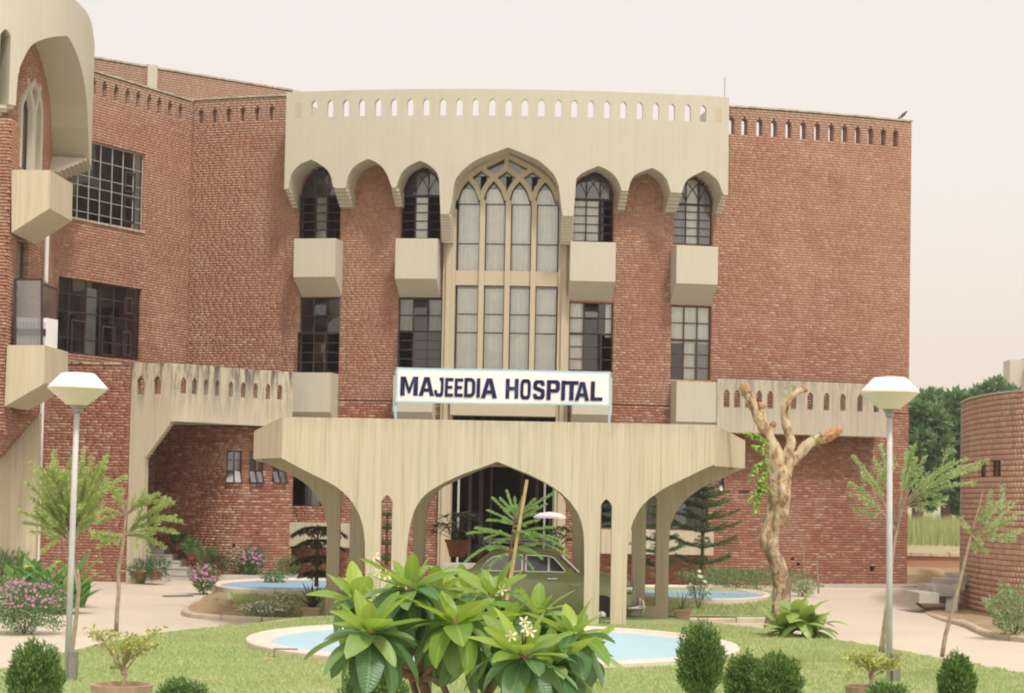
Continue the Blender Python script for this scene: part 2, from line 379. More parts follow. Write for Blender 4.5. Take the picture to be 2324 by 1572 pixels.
def leaf_mat(name, c1, c2, trans=.35, rough=.45, c3=None, vein=False, patch=None):
    m, nt, b = base_mat(name, rough, .4); g = N(nt, 'ShaderNodeNewGeometry'); oi = N(nt, 'ShaderNodeObjectInfo')
    ad = N(nt, 'ShaderNodeMath', operation='ADD'); fr = N(nt, 'ShaderNodeMath', operation='FRACT')
    nt.links.new(g.outputs['Random Per Island'], ad.inputs[0]); nt.links.new(oi.outputs['Random'], ad.inputs[1]); nt.links.new(ad.outputs[0], fr.inputs[0])
    st = [(0, c1), (.75, c2)] + ([(.97, c3)] if c3 else [])
    c = ramp(nt, fr.outputs[0], st)
    if vein:
        tc = N(nt, 'ShaderNodeTexCoord'); sp = N(nt, 'ShaderNodeSeparateXYZ'); nt.links.new(tc.outputs['Object'], sp.inputs[0])
        ab = N(nt, 'ShaderNodeMath', operation='ABSOLUTE'); nt.links.new(sp.outputs[0], ab.inputs[0])
        mid = maprange(nt, ab.outputs[0], .002, .005, .5, 0)
        c = mixc(nt, mid, c, tuple(min(1, x*1.5+.03) for x in c2))
        y2 = N(nt, 'ShaderNodeMath', operation='MULTIPLY_ADD'); nt.links.new(ab.outputs[0], y2.inputs[0]); y2.inputs[1].default_value = -.45; nt.links.new(sp.outputs[1], y2.inputs[2])
        sn = N(nt, 'ShaderNodeMath', operation='SINE'); ml = N(nt, 'ShaderNodeMath', operation='MULTIPLY'); nt.links.new(y2.outputs[0], ml.inputs[0]); ml.inputs[1].default_value = 420; nt.links.new(ml.outputs[0], sn.inputs[0])
        c = mixc(nt, maprange(nt, sn.outputs[0], .6, 1, 0, .2), c, tuple(min(1, x*1.35) for x in c2)); bump(nt, b, sn.outputs[0], .15, .003)
    if patch: c = mixc(nt, maprange(nt, noise(nt, coords(nt), 1.1, 5, .65), .5, .68, 0, .8), c, patch)
    nt.links.new(c, b.inputs['Base Color'])
    tr = N(nt, 'ShaderNodeBsdfTranslucent'); tcol = mixc(nt, .6, c, tuple(min(1, x*1.6) for x in (c2[0]*1.3, c2[1]*1.15, c2[2]*.6))); nt.links.new(tcol, tr.inputs[0])
    mx = N(nt, 'ShaderNodeMixShader'); mx.inputs[0].default_value = trans; out = nt.nodes['Material Output']
    nt.links.new(b.outputs[0], mx.inputs[1]); nt.links.new(tr.outputs[0], mx.inputs[2]); nt.links.new(mx.outputs[0], out.inputs[0]); return m
M = {}
M['brick'] = brick_mat('red brick', [(0, (.315, .142, .097)), (.3, (.365, .178, .120)), (.65, (.405, .215, .145)), (.88, (.44, .26, .18)), (1, (.50, .36, .265))], pale_amt=.55)
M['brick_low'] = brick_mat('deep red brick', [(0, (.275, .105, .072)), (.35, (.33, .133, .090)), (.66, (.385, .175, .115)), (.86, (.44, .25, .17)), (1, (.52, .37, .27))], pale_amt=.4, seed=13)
M['brick_round'] = brick_mat('pinkish brick', [(0, (.52, .31, .22)), (.4, (.56, .35, .25)), (.75, (.60, .39, .285)), (1, (.64, .45, .34))], pale_amt=.15, seed=31)
M['mortar'] = simple('red brown mortar', (.31, .185, .135), .95, .15, 9)  # even mortar colour close to the brick tone
M['conc'] = concrete('smooth concrete', (.55, .525, .43), boards=.18, dirt=.35, streak=.16)
M['conc_board'] = concrete('board marked concrete', (.56, .51, .38), boards=.55, dirt=.25, streak=.5)
M['conc_old'] = concrete('weathered concrete', (.55, .50, .375), boards=.4, dirt=.3, streak=.5, top=(4.6, 6.1, .95))
M['conc_band'] = concrete('grey stained concrete', (.52, .475, .375), boards=.45, dirt=.3, streak=.6, top=(5.0, 6.1, .45))
M['conc_porch'] = concrete('porch concrete', (.58, .52, .385), boards=.55, dirt=.3, streak=.6, top=(3.75, 4.3, .35))
M['tracery'] = concrete('cast window concrete', (.52, .455, .33), boards=.1, dirt=.2, streak=.1)
M['steel'] = simple('dark window steel', (.055, .035, .04), .55, .2, 8)
M['white_steel'] = simple('white painted window steel', (.45, .44, .42), .6, .15, 8)
M['dark'] = simple('unlit space dark', (.05, .042, .042), .95, .2, 2)  # near-black colour stands in for the shade of rooms, hollows and openings
M['curtain'] = simple('pale curtain cloth', (.93, .94, .84), .9, .08, 3)
M['curtain_dim'] = simple('dim curtain cloth', (.36, .37, .34), .9, .15, 3)
def glass_mat(name, tint=(.55, .58, .6), refl=.5, rough=.03):
    m = bpy.data.materials.new(name); m.use_nodes = True; nt = m.node_tree; nt.nodes.clear(); o = N(nt, 'ShaderNodeOutputMaterial')
    t = N(nt, 'ShaderNodeBsdfTransparent'); t.inputs[0].default_value = (*tint, 1); g = N(nt, 'ShaderNodeBsdfGlossy'); g.inputs['Roughness'].default_value = rough
    g.inputs[0].default_value = (.8, .82, .85, 1); fr = N(nt, 'ShaderNodeFresnel'); fr.inputs[0].default_value = 1.5
    v = coords(nt); bn = N(nt, 'ShaderNodeBump'); bn.inputs['Strength'].default_value = .15; bn.inputs['Distance'].default_value = .02; nt.links.new(noise(nt, v, 1.3, 1), bn.inputs['Height']); nt.links.new(bn.outputs[0], g.inputs['Normal'])
    k = maprange(nt, fr.outputs[0], 0, 1, refl*.25, 1); mx = N(nt, 'ShaderNodeMixShader'); nt.links.new(k, mx.inputs[0]); nt.links.new(t.outputs[0], mx.inputs[1]); nt.links.new(g.outputs[0], mx.inputs[2]); nt.links.new(mx.outputs[0], o.inputs[0]); return m
M['glass'] = glass_mat('window glass', (.98, .99, .99), .35)
M['door'] = simple('hall brown dimmed for shade', (.09, .065, .06), .7, .2, 5); M['glass_dusty'] = glass_mat('dusty window glass', (.6, .62, .65), 1.0, .12)  # hall brown has the shade of the unlit hall put into its colour
M['road'] = None
def ground_mat(name, cols, s1=.5, s2=8, bmp=.2):
    m, nt, b = base_mat(name, .95, .1); v = coords(nt); f = noise(nt, v, s1, 5, .6); g = noise(nt, v, s2, 4, .7)
    c = ramp(nt, f, [(.3, cols[0]), (.55, cols[1]), (.75, cols[2])]); c = mixc(nt, maprange(nt, g, .35, .7, 0, .45), c, tuple(x*.78 for x in cols[0])); nt.links.new(c, b.inputs['Base Color']); bump(nt, b, g, bmp, .02); return m
M['road'] = ground_mat('dusty paving', [(.54, .475, .385), (.60, .53, .43), (.65, .575, .465)], .35, 9)
M['earth'] = ground_mat('tan earth', [(.30, .22, .13), (.37, .28, .17), (.44, .35, .22)], 1.5, 12, .6)
M['lawn'] = ground_mat('lawn soil and turf', [(.25, .34, .14), (.34, .41, .19), (.52, .49, .30)], .9, 25, .5)
M['field'] = ground_mat('dry field', [(.34, .34, .19), (.40, .38, .23), (.46, .41, .27)], .2, 3, .4)
M['kerb'] = simple('kerb concrete', (.50, .43, .32), .9, .18, 3, bmp=.3)
M['step'] = simple('grey step stone', (.46, .44, .40), .8, .15, 3, bmp=.2)
M['rim'] = simple('pink white pool rim', (.66, .57, .49), .8, .08, 3)
M['pool'] = simple('pale blue pool paint', (.40, .58, .66), .5, .04, 1.5)
M['pool2'] = simple('blue pool paint', (.28, .45, .60), .5, .05, 1.5)
M['terracotta'] = simple('faded clay pot', (.42, .30, .20), .9, .15, 9, bmp=.2)
M['redclay'] = simple('red clay pot', (.33, .15, .09), .9, .15, 9)
M['bark'] = simple('brown bark', (.17, .115, .075), .95, .35, 22, bmp=.8)
M['bark_pale'] = simple('pale grey bark', (.35, .28, .20), .95, .25, 14, bmp=.6)
M['lamp'] = simple('off white lamp plastic', (.72, .66, .56), .45, .03, 3)
M['lamp_top'] = simple('white lamp cap', (.80, .76, .74), .4, .03, 3)
M['pole'] = simple('grey white pole paint', (.50, .51, .50), .5, .1, 4)
M['metal'] = simple('dull metal', (.30, .29, .28), .45, .15, 8, metal=.6)
M['white'] = simple('white paint', (.76, .74, .74), .6, .04, 4)
M['grass'] = leaf_mat('grass blades', (.26, .36, .13), (.39, .48, .22), .3, .7, (.52, .52, .30), patch=(.50, .44, .25))
# ------------------------------------------------------------------ ground, sky is the world
def grid_sheet(name, poly, mat, zf=lambda x, y: 0, kind='structure', parent=None, step=2.0):
    mb = MB(); mb.poly([(x, y, zf(x, y)) for x, y in poly]); return tag(mb.build(name, mat, parent), kind=kind)
xs = [-1500, -60, -30, -15, 0, 15, 30, 60, 1500]; ys = [-60, 0, 20, 40, 51.5, 60, 90, 1600]
V = [(x, y, gz(x, y)-.004) for y in ys for x in xs]; F = []
for j in range(len(ys)-1):
    for i in range(len(xs)-1): a = j*len(xs)+i; F.append((a, a+1, a+1+len(xs), a+len(xs)))
tag(npmesh('ground', V, F, M['road']), kind='structure')
# ------------------------------------------------------------------ main hospital building
def ydep(px): d = (px-1220)/79.0; return 52+28-math.sqrt(784-d*d)
MW = Wall([(p, ydep(p)) for p in (420, 560, 700, 840, 980, 1120, 1260, 1400, 1540, 1680, 1820, 1960, 2066)])
S = lambda px, py, off=0, w=MW: w.hit(px, py, off)[0]
Z = lambda px, py, off=0, w=MW: w.hit(px, py, off)[1]
base = MW.pt(MW.len/2, 0); HB = thing('hospital_building', 'three storey curved red brick hospital block with a scalloped concrete hood over pointed windows', 'building', (base.x, base.y, 0))
zh_top = Z(1150, 203, .95); zh_mid = Z(1150, 300, .95); zA = Z(540, 223); zC = Z(1850, 257); zlow = Z(1840, 930)
print('Z hood', zh_top, 'A', zA, Z(640, 217), 'C', zC, Z(1665, 241), Z(2060, 281), 'floor', Z(1840, 1332), 'sill', Z(720, 541, .75), Z(1340, 549, .75), 'low', Z(720, 845, .75))
UPW = [(684, 380, 771, 541), (912, 378, 999, 541), (1301, 386, 1392, 549), (1530, 400, 1617, 556)]
LOW = [(680, 675, 768, 845), (904, 676, 1000, 836), (1292, 684, 1390, 842), (1524, 692, 1613, 864)]
hB = []
wins = []
for q in UPW:
    a, b, z0, z1 = rect_hole(MW, *q); hB.append(arch_hole(a, b, z0, z1-.72, z1)); wins.append((a, b, z0, z1, True))
for q in LOW:
    a, b, z0, z1 = rect_hole(MW, *q); hB.append((a, b, z0, z1)); wins.append((a, b, z0, z1, False))
cb0, cb1 = S(1004, 700), S(1292, 700)
hB.append((cb0, cb1, -1, Z(1150, 330)))
hs = lambda q: tuple(rect_hole(MW, *q))
gwin = [hs((1366, 1098, 1608, 1202)), hs((1632, 1072, 1656, 1115)), hs((1678, 1066, 1702, 1115)), hs((657, 1070, 760, 1150))]
sA, sB, sC, sE = S(427, 600), S(650, 350), S(1655, 350), S(2064, 800)
def slots(w, pxs, pyt, pyb, off=0, hw=.085):
    out = []
    for i, p in enumerate(pxs):
        t = i/(len(pxs)-1) if len(pxs) > 1 else 0; c, zt = w.hit(p, pyt[0]+(pyt[1]-pyt[0])*t, off); z0 = w.hit(p, pyb[0]+(pyb[1]-pyb[0])*t, off)[1]; out.append((c, z0, zt))
    za = sum(o[2] for o in out)/len(out); zb = sum(o[1] for o in out)/len(out); return [(c, zb, za) for c, _, _ in out]
slC = slots(MW, [1660, 1690, 1724, 1757, 1790, 1823, 1855, 1887, 1917, 1947, 1976, 2005, 2033], (262, 297), (299, 333))
slA = slots(MW, [456, 487, 519, 551, 584, 617], (247, 241), (279, 272))
def ah(c, z0, z1, hw): return arch_hole(c-hw, c+hw, z0, z1-.13, z1)
bm = [M['brick'], M['mortar']]; bl = [M['brick_low'], M['mortar']]
z_roof = zC-1.25
brickwork(HB, MW, sA, sB, 2.2, zA, [ah(c, a, b, .085) for c, a, b in slA], bm, thick=.3)
brickwork(HB, MW, sB, sC, zlow, z_roof+.1, hB, bm)
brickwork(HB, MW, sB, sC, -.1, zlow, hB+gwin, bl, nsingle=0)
brickwork(HB, MW, sC, sE, zlow, zC, [ah(c, a, b, .09) for c, a, b in slC], bm)
drn = [hs((1795, 1262, 1803, 1270)), hs((1808, 1275, 1816, 1282)), hs((1975, 1283, 1986, 1295))]
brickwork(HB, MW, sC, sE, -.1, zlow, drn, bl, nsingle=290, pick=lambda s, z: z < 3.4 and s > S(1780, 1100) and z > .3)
# coping on brick parapets, roof deck, side and back walls
mb = MB(); wbox(mb, MW, sA-.02, sB, zA, zA+.05, .03, -.33); mb.build('coping', M['conc_band'], HB); mb = MB(); wbox(mb, MW, sC, sE+.02, zC, zC+.05, .03, -.33); mb.build('coping', M['conc_band'], HB)
mb = MB(); n = 40
pl = [MW.pt(sA+(sE-sA)*i/n, 0, -.31) for i in range(n+1)]; top = [Vector((p.x, p.y, z_roof)) for p in pl]; bk = [Vector((top[0].x-3, 66, z_roof)), Vector((top[-1].x, 64, z_roof))]
mb.poly(top+[bk[1], bk[0]]); mb.poly([v-Vector((0, 0, .25)) for v in (top+[bk[1], bk[0]])][::-1])
mb.build('roof', M['conc'], HB)
for zf in (3.9, 7.9):
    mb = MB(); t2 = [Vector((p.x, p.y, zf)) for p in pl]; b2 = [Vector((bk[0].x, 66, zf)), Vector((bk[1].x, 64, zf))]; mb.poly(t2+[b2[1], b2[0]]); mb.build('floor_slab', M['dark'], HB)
mb = MB(); e0 = MW.pt(sE-.001, 0, -.02)
mb.poly([(bk[1].x, 64, -.1), (bk[0].x, 66, -.1), (bk[0].x, 66, z_roof), (bk[1].x, 64, z_roof)]); mb.build('rear_wall', M['brick_low'], HB)
# right gable return in brick
GW = Wall([(e0.x-.01, e0.y), (e0.x+.25, 64)], curved=False, xy=True)
brickwork(HB, GW, .0, GW.len, -.1, zC, [], bm, lens=(.43,), course=.154, name='gable_bricks')
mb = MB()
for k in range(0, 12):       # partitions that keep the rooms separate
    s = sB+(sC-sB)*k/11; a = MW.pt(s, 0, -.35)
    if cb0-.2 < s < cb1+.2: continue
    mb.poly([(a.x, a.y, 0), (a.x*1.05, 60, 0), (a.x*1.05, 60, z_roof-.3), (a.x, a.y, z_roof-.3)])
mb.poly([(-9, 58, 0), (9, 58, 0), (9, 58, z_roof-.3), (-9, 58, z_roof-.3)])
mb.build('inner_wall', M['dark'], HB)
# --- hood
HO = .95
def sfn(pts, off, w=MW): return [w.hit(x, y, off) for x, y in pts]
arch = []
def seg(pts): arch.append(sfn(pts, HO))
A1 = [(655, 413), (659, 400), (665, 389), (673, 380), (683, 371), (695, 366.5), (706, 362), (720, 369), (735, 379), (744, 387), (750, 398), (754, 410), (756, 424)]
A2 = [(786, 423), (787, 408), (791, 396), (799, 383), (811, 372), (823, 366), (836, 360.5), (850, 366), (862, 374), (872, 385), (879, 397), (884, 410), (887, 423)]
A3 = [(903, 424), (903.5, 412), (907, 400), (914, 389), (925, 378), (938, 371), (953, 364.5), (968, 371), (980, 379), (989, 388), (995, 398), (997.5, 410), (998, 424)]
AC = [(1023, 486), (1026, 440), (1029, 420), (1036, 403), (1048, 388), (1068, 371), (1085, 361), (1103, 353), (1128, 344), (1153, 334.5), (1178, 344.5), (1203, 355), (1222, 364), (1240, 378), (1256, 394), (1265, 411), (1271, 432), (1274, 486)]
A5 = [(1303, 434), (1304, 416), (1308, 405), (1316, 396), (1330, 388), (1345, 382), (1359, 376), (1374, 383), (1388, 392), (1399, 403), (1406, 416), (1409, 426), (1410, 436)]
A6 = [(1427, 437), (1428, 424), (1432, 409), (1440, 398), (1452, 391), (1466, 386), (1481, 381), (1494, 388), (1505, 396), (1514, 409), (1519, 424), (1521, 432), (1522, 440)]
A7 = [(1549, 441), (1550, 427), (1555, 414), (1563, 405), (1574, 398), (1586, 393), (1598, 386.5), (1610, 393), (1622, 402), (1631, 413), (1636, 425), (1639, 436), (1640, 444)]
zsp = sum(Z(x, y, HO) for x, y in ((770, 423), (895, 424), (1418, 436), (1535, 440)))/4; zcen = (Z(1010, 486, HO)+Z(1288, 490, HO))/2
bpts = []
s_l, s_r = S(645, 424, HO), S(1652, 446, HO)
def clampz(P, zb):
    P = sfn(P, HO); return [(s, max(z, zb)) for s, z in P]
B = [(s_l, zsp)]
for P, zb in ((A1, zsp), (A2, zsp), (A3, zsp), (AC, zcen), (A5, zsp), (A6, zsp), (A7, zsp)):
    q = clampz(P, zb); zprev = B[-1][1]
    if P is AC: B += [(S(998.6, 440, HO), zsp), (S(998.7, 440, HO), zcen)]
    elif P is A5: B += [(S(1302.6, 440, HO), zcen), (S(1302.7, 440, HO), zsp)]
    B += [(q[0][0]-1e-3, zcen if P in (AC,) else zsp)] + q + [(q[-1][0]+1e-3, zcen if P in (AC,) else zsp)]
B += [(s_r, zsp)]; B.sort(); hb = fn(B)
mb = MB(); sheet(mb, MW, s_l, s_r, hb, zh_mid, of=HO, ob=.0, step=.06)
slH = slots(MW, [713+36.4*i*(1-.0003*i) for i in range(25)], (222, 222), (262, 262), HO)
hxs = [713, 749, 785, 821, 858, 894, 931, 967, 1005, 1042, 1079, 1117, 1154, 1191, 1229, 1267, 1304, 1341, 1378, 1415, 1452, 1489, 1525, 1561, 1596]
zt = Z(1154, 224, HO); zb = Z(1154, 263, HO)
hl = [slot_fn(S(x, 250, HO), .088, zb, zt-.1, zt) for x in hxs]
sheet(mb, MW, s_l, s_r, zh_mid+.0005, zh_top, hl, of=HO, ob=HO-.13)
for s in (s_l, s_r-.13): wbox(mb, MW, s, s+.13, zh_mid+.001, zh_top, HO-.135, -2.0)
mb.poly([MW.pt(s_l, zh_mid-.02, .02), MW.pt(s_r, zh_mid-.02, .02), MW.pt(s_r, zh_mid-.02, -2), MW.pt(s_l, zh_mid-.02, -2)])
mb.build('hood', M['conc'], HB)
for x in (677, 1631): mb = MB(); c = S(x, 250, HO); wbox(mb, MW, c-.088, c+.088, zb, zt-.06, HO+.004, HO-.05); mb.build('blind_slot', M['tracery'], HB)
def corbel(a, b, ztop, n, dz, o0, o1, sh=0.0):
    mb = MB()
    for i in range(n):
        t = (i+1)/n; wbox(mb, MW, a+sh*t, b-sh*t, ztop-(i+1)*dz+.012, ztop-i*dz-.0, o0+(o1-o0)*t, .0); 
        wbox(mb, MW, a+sh*t+.02, b-sh*t-.02, ztop-(i+1)*dz, ztop-(i+1)*dz+.012, o0+(o1-o0)*t-.03, .0)
    mb.build('corbel', M['conc'], HB)
for a, b in ((756, 786.5), (887, 903), (1410, 1427), (1522, 1549)): corbel(S(a, 424, HO), S(b, 424, HO), zsp, 5, .088, HO, .3)
corbel(s_l, S(655, 424, HO), zsp, 5, .088, HO, .3, -.0); corbel(S(1640, 440, HO), s_r, zsp, 5, .088, HO, .3)
for a, b in ((998.6, 1022.5), (1274.5, 1302.6)): corbel(S(a, 480, HO), S(b, 480, HO), zcen, 10, .074, HO-.02, .45)
# --- window boxes
def wbx(q, lowbox=False, off=.75):
    x0, x1, yt, yf, yb = q; a, b = S(x0, yt, off), S(x1, yt, off); z1 = Z((x0+x1)/2, yt, off); zf = Z((x0+x1)/2, yf, off); z0 = Z((x0+x1)/2, yb, 0)
    mb = MB(); P = [(off, z1), (off, zf), (.001, z0), (.001, z1)]
    A = [MW.pt(a, z, o) for o, z in P]; Bq = [MW.pt(b, z, o) for o, z in P]
    mb.poly(A); mb.poly(Bq[::-1])
    for i in range(4): j = (i+1) % 4; mb.poly([A[i], Bq[i], Bq[j], A[j]][::-1])
    mb.build('window_box', M['conc'], HB)
for q in ((668, 762, 541, 628, 673), (898, 993, 541, 632, 674), (1295, 1398, 549, 638, 683), (1536, 1630, 558, 644, 692)): wbx(q)
for q in ((661, 751, 845, 934, 975), (893, 982, 852, 934, 975), (1300, 1390, 857, 940, 980), (1536, 1628, 866, 957, 990)): wbx(q)
# --- windows
def window(par, w, a, b, z0, z1, cols, rows, arch=False, recess=.16, frame=None, glass=None, curtain=None, tilt=(), opened=(), t=.035, curt_cols=None, heavy=None):
    frame = frame or M['steel']; glass = glass or M['glass']; mb = MB(); d = .03
    X = [a+(b-a)*c for c in cols]; Zr = [z0+(z1-z0)*r for r in rows]
    for i, x in enumerate(X): hw = t if (i in (0, len(X)-1)) else t*.55; wbox(mb, w, x-hw/1, x+hw/1, z0, z1, -recess+d/2, -recess-d/2)
    for i, z in enumerate(Zr): hh = t*.9 if (i in (0, len(Zr)-1) or (heavy and i in heavy)) else t*.4; wbox(mb, w, a, b, z-hh, z+hh, -recess+d/2+.004, -recess-d/2-.004)
    if arch:
        n = 22; c = (a+b)/2; hw = (b-a)/2; zs = z1-.72; pts = []
        for k in range(n+1):
            u = -1+2*k/n; pts.append(w.pt(c+u*hw*.97, zs+.70*(1-abs(u)**1.7)**(1/1.7), -recess+.02))
        for p, q in zip(pts[:-1], pts[1:]): mb.bar(p, q, .06, .05)
        zsr = z0+(z1-z0)*rows[-2]             # two interlaced curved bars in the head
        for i0, sg in ((1, 1), (1, -1), (2, 1), (2, -1)):
            x0 = X[i0]; q = []
            for k in range(7):
                u = k/6; q.append(w.pt(x0+sg*(u**1.9)*hw*.62, zsr+u*(z1-zsr)*.80, -recess+.01))
            for p, r_ in zip(q[:-1], q[1:]): mb.bar(p, r_, .022, .022)
    wo_ = mb.build('window', frame, par)
    for j in range(len(Zr)-1):
        for i in range(len(X)-1):
            p = MB(); oa = (i, j) in opened; ti = (i, j) in tilt; A, B_ = X[i]+.012, X[i+1]-.012
            if oa:      # casement leaf swung outwards
                h = w.pt(A, Zr[j], -recess); e = w.pt(A+.05, Zr[j], -recess+(B_-A)*.93)
                p.poly([h, e, e+Vector((0, 0, Zr[j+1]-Zr[j])), h+Vector((0, 0, Zr[j+1]-Zr[j]))])
                fr = MB(); 
                for zz in (Zr[j]+.02, Zr[j+1]-.02): fr.bar(h+Vector((0, 0, zz-Zr[j])), e+Vector((0, 0, zz-Zr[j])), .03)
                fr.bar(e, e+Vector((0, 0, Zr[j+1]-Zr[j])), .03); put(fr.build('casement_frame', frame), wo_).matrix_parent_inverse = Matrix.Identity(4)
            elif ti:
                p.poly([w.pt(A, Zr[j], -recess+.16), w.pt(B_, Zr[j], -recess+.16), w.pt(B_, Zr[j+1], -recess), w.pt(A, Zr[j+1], -recess)])
                fr = MB()
                for u, v in (((A, Zr[j], .16), (B_, Zr[j], .16)), ((A, Zr[j], .16), (A, Zr[j+1], 0)), ((B_, Zr[j], .16), (B_, Zr[j+1], 0))):
                    fr.bar(w.pt(u[0], u[1], -recess+u[2]+.01), w.pt(v[0], v[1], -recess+v[2]+.01), .03)
                sub(fr.build('vent_frame', frame), wo_)
            else:
                jt = random.uniform(-.004, .004)
                p.poly([w.pt(A, Zr[j]+.01, -recess+jt), w.pt(B_, Zr[j]+.01, -recess-jt), w.pt(B_, Zr[j+1]-.01, -recess-jt), w.pt(A, Zr[j+1]-.01, -recess+jt)])
            sub(p.build('pane', glass), wo_)
    if curtain:
        for (c0, c1, r0_, r1_, mt) in curtain: sub(drape(w, a+(b-a)*c0, a+(b-a)*c1, z0+(z1-z0)*r0_, z0+(z1-z0)*r1_, -recess-.07, mt), wo_)
    return wo_
def sub(o, par): o.parent = par; o.matrix_parent_inverse = Matrix.Identity(4); par_loc_fix(o, par); return o
def par_loc_fix(o, par): pass
def drape(w, a, b, z0, z1, off, mt):
    mb = MB(); n = max(8, int((b-a)/.022)); ph = random.uniform(0, 6); prev = None
    for i in range(n+1):
        s = a+(b-a)*i/n; o = off+.012*math.sin(s*46+ph)+.006*math.sin(s*87+ph*2)+random.uniform(-.002, .002); cur = (w.pt(s, z0, o*1.0), w.pt(s, z1, o))
        if prev: mb.poly([prev[0], cur[0], cur[1], prev[1]])
        prev = cur
    return mb.build('curtain', mt, None, smooth=True)
C3 = (0, .34, .67, 1)
upr = (0, .13, .25, .37, .49, .60, 1); lwr = (0, .14, .27, .40, .53, .76, 1); lwr2 = (0, .17, .35, .54, .77, 1)
specs = [(upr, [], [(0, 1, .05, .0, .0)], [(0, k) for k in range(0)]), ]
cu, cdm = M['curtain'], M['curtain_dim']
window(HB, MW, *wins[0][:4], C3, upr, arch=True, opened=[(0, k) for k in range(5)]+[(2, k) for k in range(5)], curtain=[(.36, .64, 0, .6, cdm)], heavy=[5])
window(HB, MW, *wins[1][:4], C3, upr, arch=True, opened=[(0, k) for k in range(5)]+[(2, k) for k in range(5)], curtain=[(.36, .66, 0, .58, cu), (.3, 1, .6, .92, cdm)], heavy=[5])
window(HB, MW, *wins[2][:4], C3, upr, arch=True, opened=[(2, k) for k in range(5)], curtain=[(.02, .64, 0, .58, cu), (.05, .9, .6, .85, cdm)], heavy=[5])
window(HB, MW, *wins[3][:4], C3, upr, arch=True, curtain=[(.36, .64, 0, .98, cu), (0, .34, 0, .9, cdm), (.66, 1, 0, .9, cdm)], heavy=[5])
window(HB, MW, *wins[4][:4], C3, lwr, opened=[(0, k) for k in range(4)]+[(2, k) for k in range(4)], tilt=[(1, 5)], heavy=[4])
window(HB, MW, *wins[5][:4], C3, lwr, opened=[(0, k) for k in range(4)], tilt=[(1, 5)], curtain=[(0, .3, .55, 1, cdm), (.7, 1, .55, 1, cdm)], heavy=[4])
window(HB, MW, *wins[6][:4], C3, lwr2, opened=[(2, k) for k in range(3)], tilt=[(1, 4)], curtain=[(0, .34, 0, 1, cu), (.84, 1, .5, 1, cu)], heavy=[3])
window(HB, MW, *wins[7][:4], C3, lwr2, curtain=[(0, 1, .5, 1, cu), (.36, .64, 0, .5, cu), (.66, 1, 0, .5, cdm)], heavy=[3])
a, b, z0, z1 = gwin[0]; window(HB, MW, a, b, z0, z1, [i/6 for i in range(7)], (0, .35, 1), curtain=[(.1, .3, 0, 1, cdm), (.6, .8, 0, 1, cdm)])
for g in gwin[1:3]: window(HB, MW, *g, (0, .5, 1), (0, .5, 1), tilt=[(0, 0), (1, 0)], glass=M['glass_dusty'], curtain=[(.5, .8, 0, 1, cu)])
a, b, z0, z1 = gwin[3]; window(HB, MW, a, b, z0, z1, (0, .33, .66, 1), (0, 1), curtain=[(.3, .6, 0, 1, cdm)])
# sills of planters at ground floor
def planter(q, name='planter_box'):
    x0, x1, yt, yb = q; off = .7; a, b = S(x0, yt, off), S(x1, yt, off); mb = MB(); wbox(mb, MW, a, b, Z((x0+x1)/2, yb, off), Z((x0+x1)/2, yt, off), off, .001)
    mb.build(name, M['conc_porch'], HB); return a, b
planter((650, 793, 1186, 1240)); planter((1364, 1620, 1204, 1257))
# --- central bay
zt0 = Z(1150, 330)
mb = MB()
for x0, x1 in ((1004, 1031), (1266, 1292)):
    a, b = S(x0, 700, .12), S(x1, 700, .12); wbox(mb, MW, a, b, 0, zcen+.3, .12, -.3); wbox(mb, MW, a+.10, b-.10, 0, zcen+.3, .2, .12)
ARC = [(0, 0), (8, 25), (16, 37), (29, 51), (44, 62), (58, 72), (74, 80), (88, 87), (104, 95), (117, 101)]
mx = [1033, 1091.5, 1150, 1208.5, 1267]; spy = 455
def arcf(dx): return float(np.interp(dx, [p[0] for p in ARC], [p[1] for p in ARC]))
top_c = [(S(1004, 500), zcen)]+[(S(1033+d, spy-e+(d)*.019), Z(1033+d, spy-e+d*.019)) for d, e in ARC]+[(S(1267-d, spy-e+(234-d)*.019), Z(1267-d, spy-e+(234-d)*.019)) for d, e in ARC]+[(S(1292, 500), zcen)]
sheet(mb, MW, S(1004, 500), S(1292, 500), fn(top_c), zt0+.1, of=-.002, ob=-.28, step=.08)
mb.build('window_surround', M['tracery'], HB)
mb = MB()
def P_(x, y, off=.0): s, z = MW.hit(x, y+(x-1150)*.019, 0); return MW.pt(s, z, off)
for i, m in enumerate(mx):
    w_ = .15
    a = S(m, 700)
    if 0 < i < 4:
        pass
        wbox(mb, MW, a-w_/2, a+w_/2, Z(1150, 842), Z(m, spy+(m-1150)*.019), .1, -.2)
    for sg in (1, -1):
        lim = (mx[4]-m)/2 if sg > 0 else (m-mx[0])/2
        if i in (1, 3) and lim > 60: lim = 58.5
        if lim < 5: continue
        pr = None; k = 0
        D = np.linspace(0, lim, max(4, int(lim/6)))
        for d in D:
            p = P_(m+sg*d, spy-arcf(d), -.04)
            if pr is not None: mb.bar(pr, p+(p-pr)*.12, .14, .26, up=Vector((0, 1, 0)))
            pr = p
p = P_(1150, spy-72, -.04); mb.bar(p, P_(1150, spy-104, -.04), .13, .26, up=Vector((0, 1, 0)))
a, b = S(1004, 640), S(1292, 640); wbox(mb, MW, a+.3, b-.3, Z(1150, 648), Z(1150, 615), .03, -.2)
wbox(mb, MW, a+.3, b-.3, Z(1150, 890), Z(1150, 838), .03, -.2)
wbox(mb, MW, S(1022, 900, .35), S(1262, 900, .35), Z(1150, 943, .35), Z(1150, 893, .35), .35, -.2)
mb.build('window_tracery', M['tracery'], HB)
wt = MB(); lw = []
for i in range(4):
    a, b = S(mx[i]+6, 700), S(mx[i+1]-6, 700)
    if i == 0: a = S(1034, 700)
    if i == 3: b = S(1265, 700)
    lw.append((a, b))
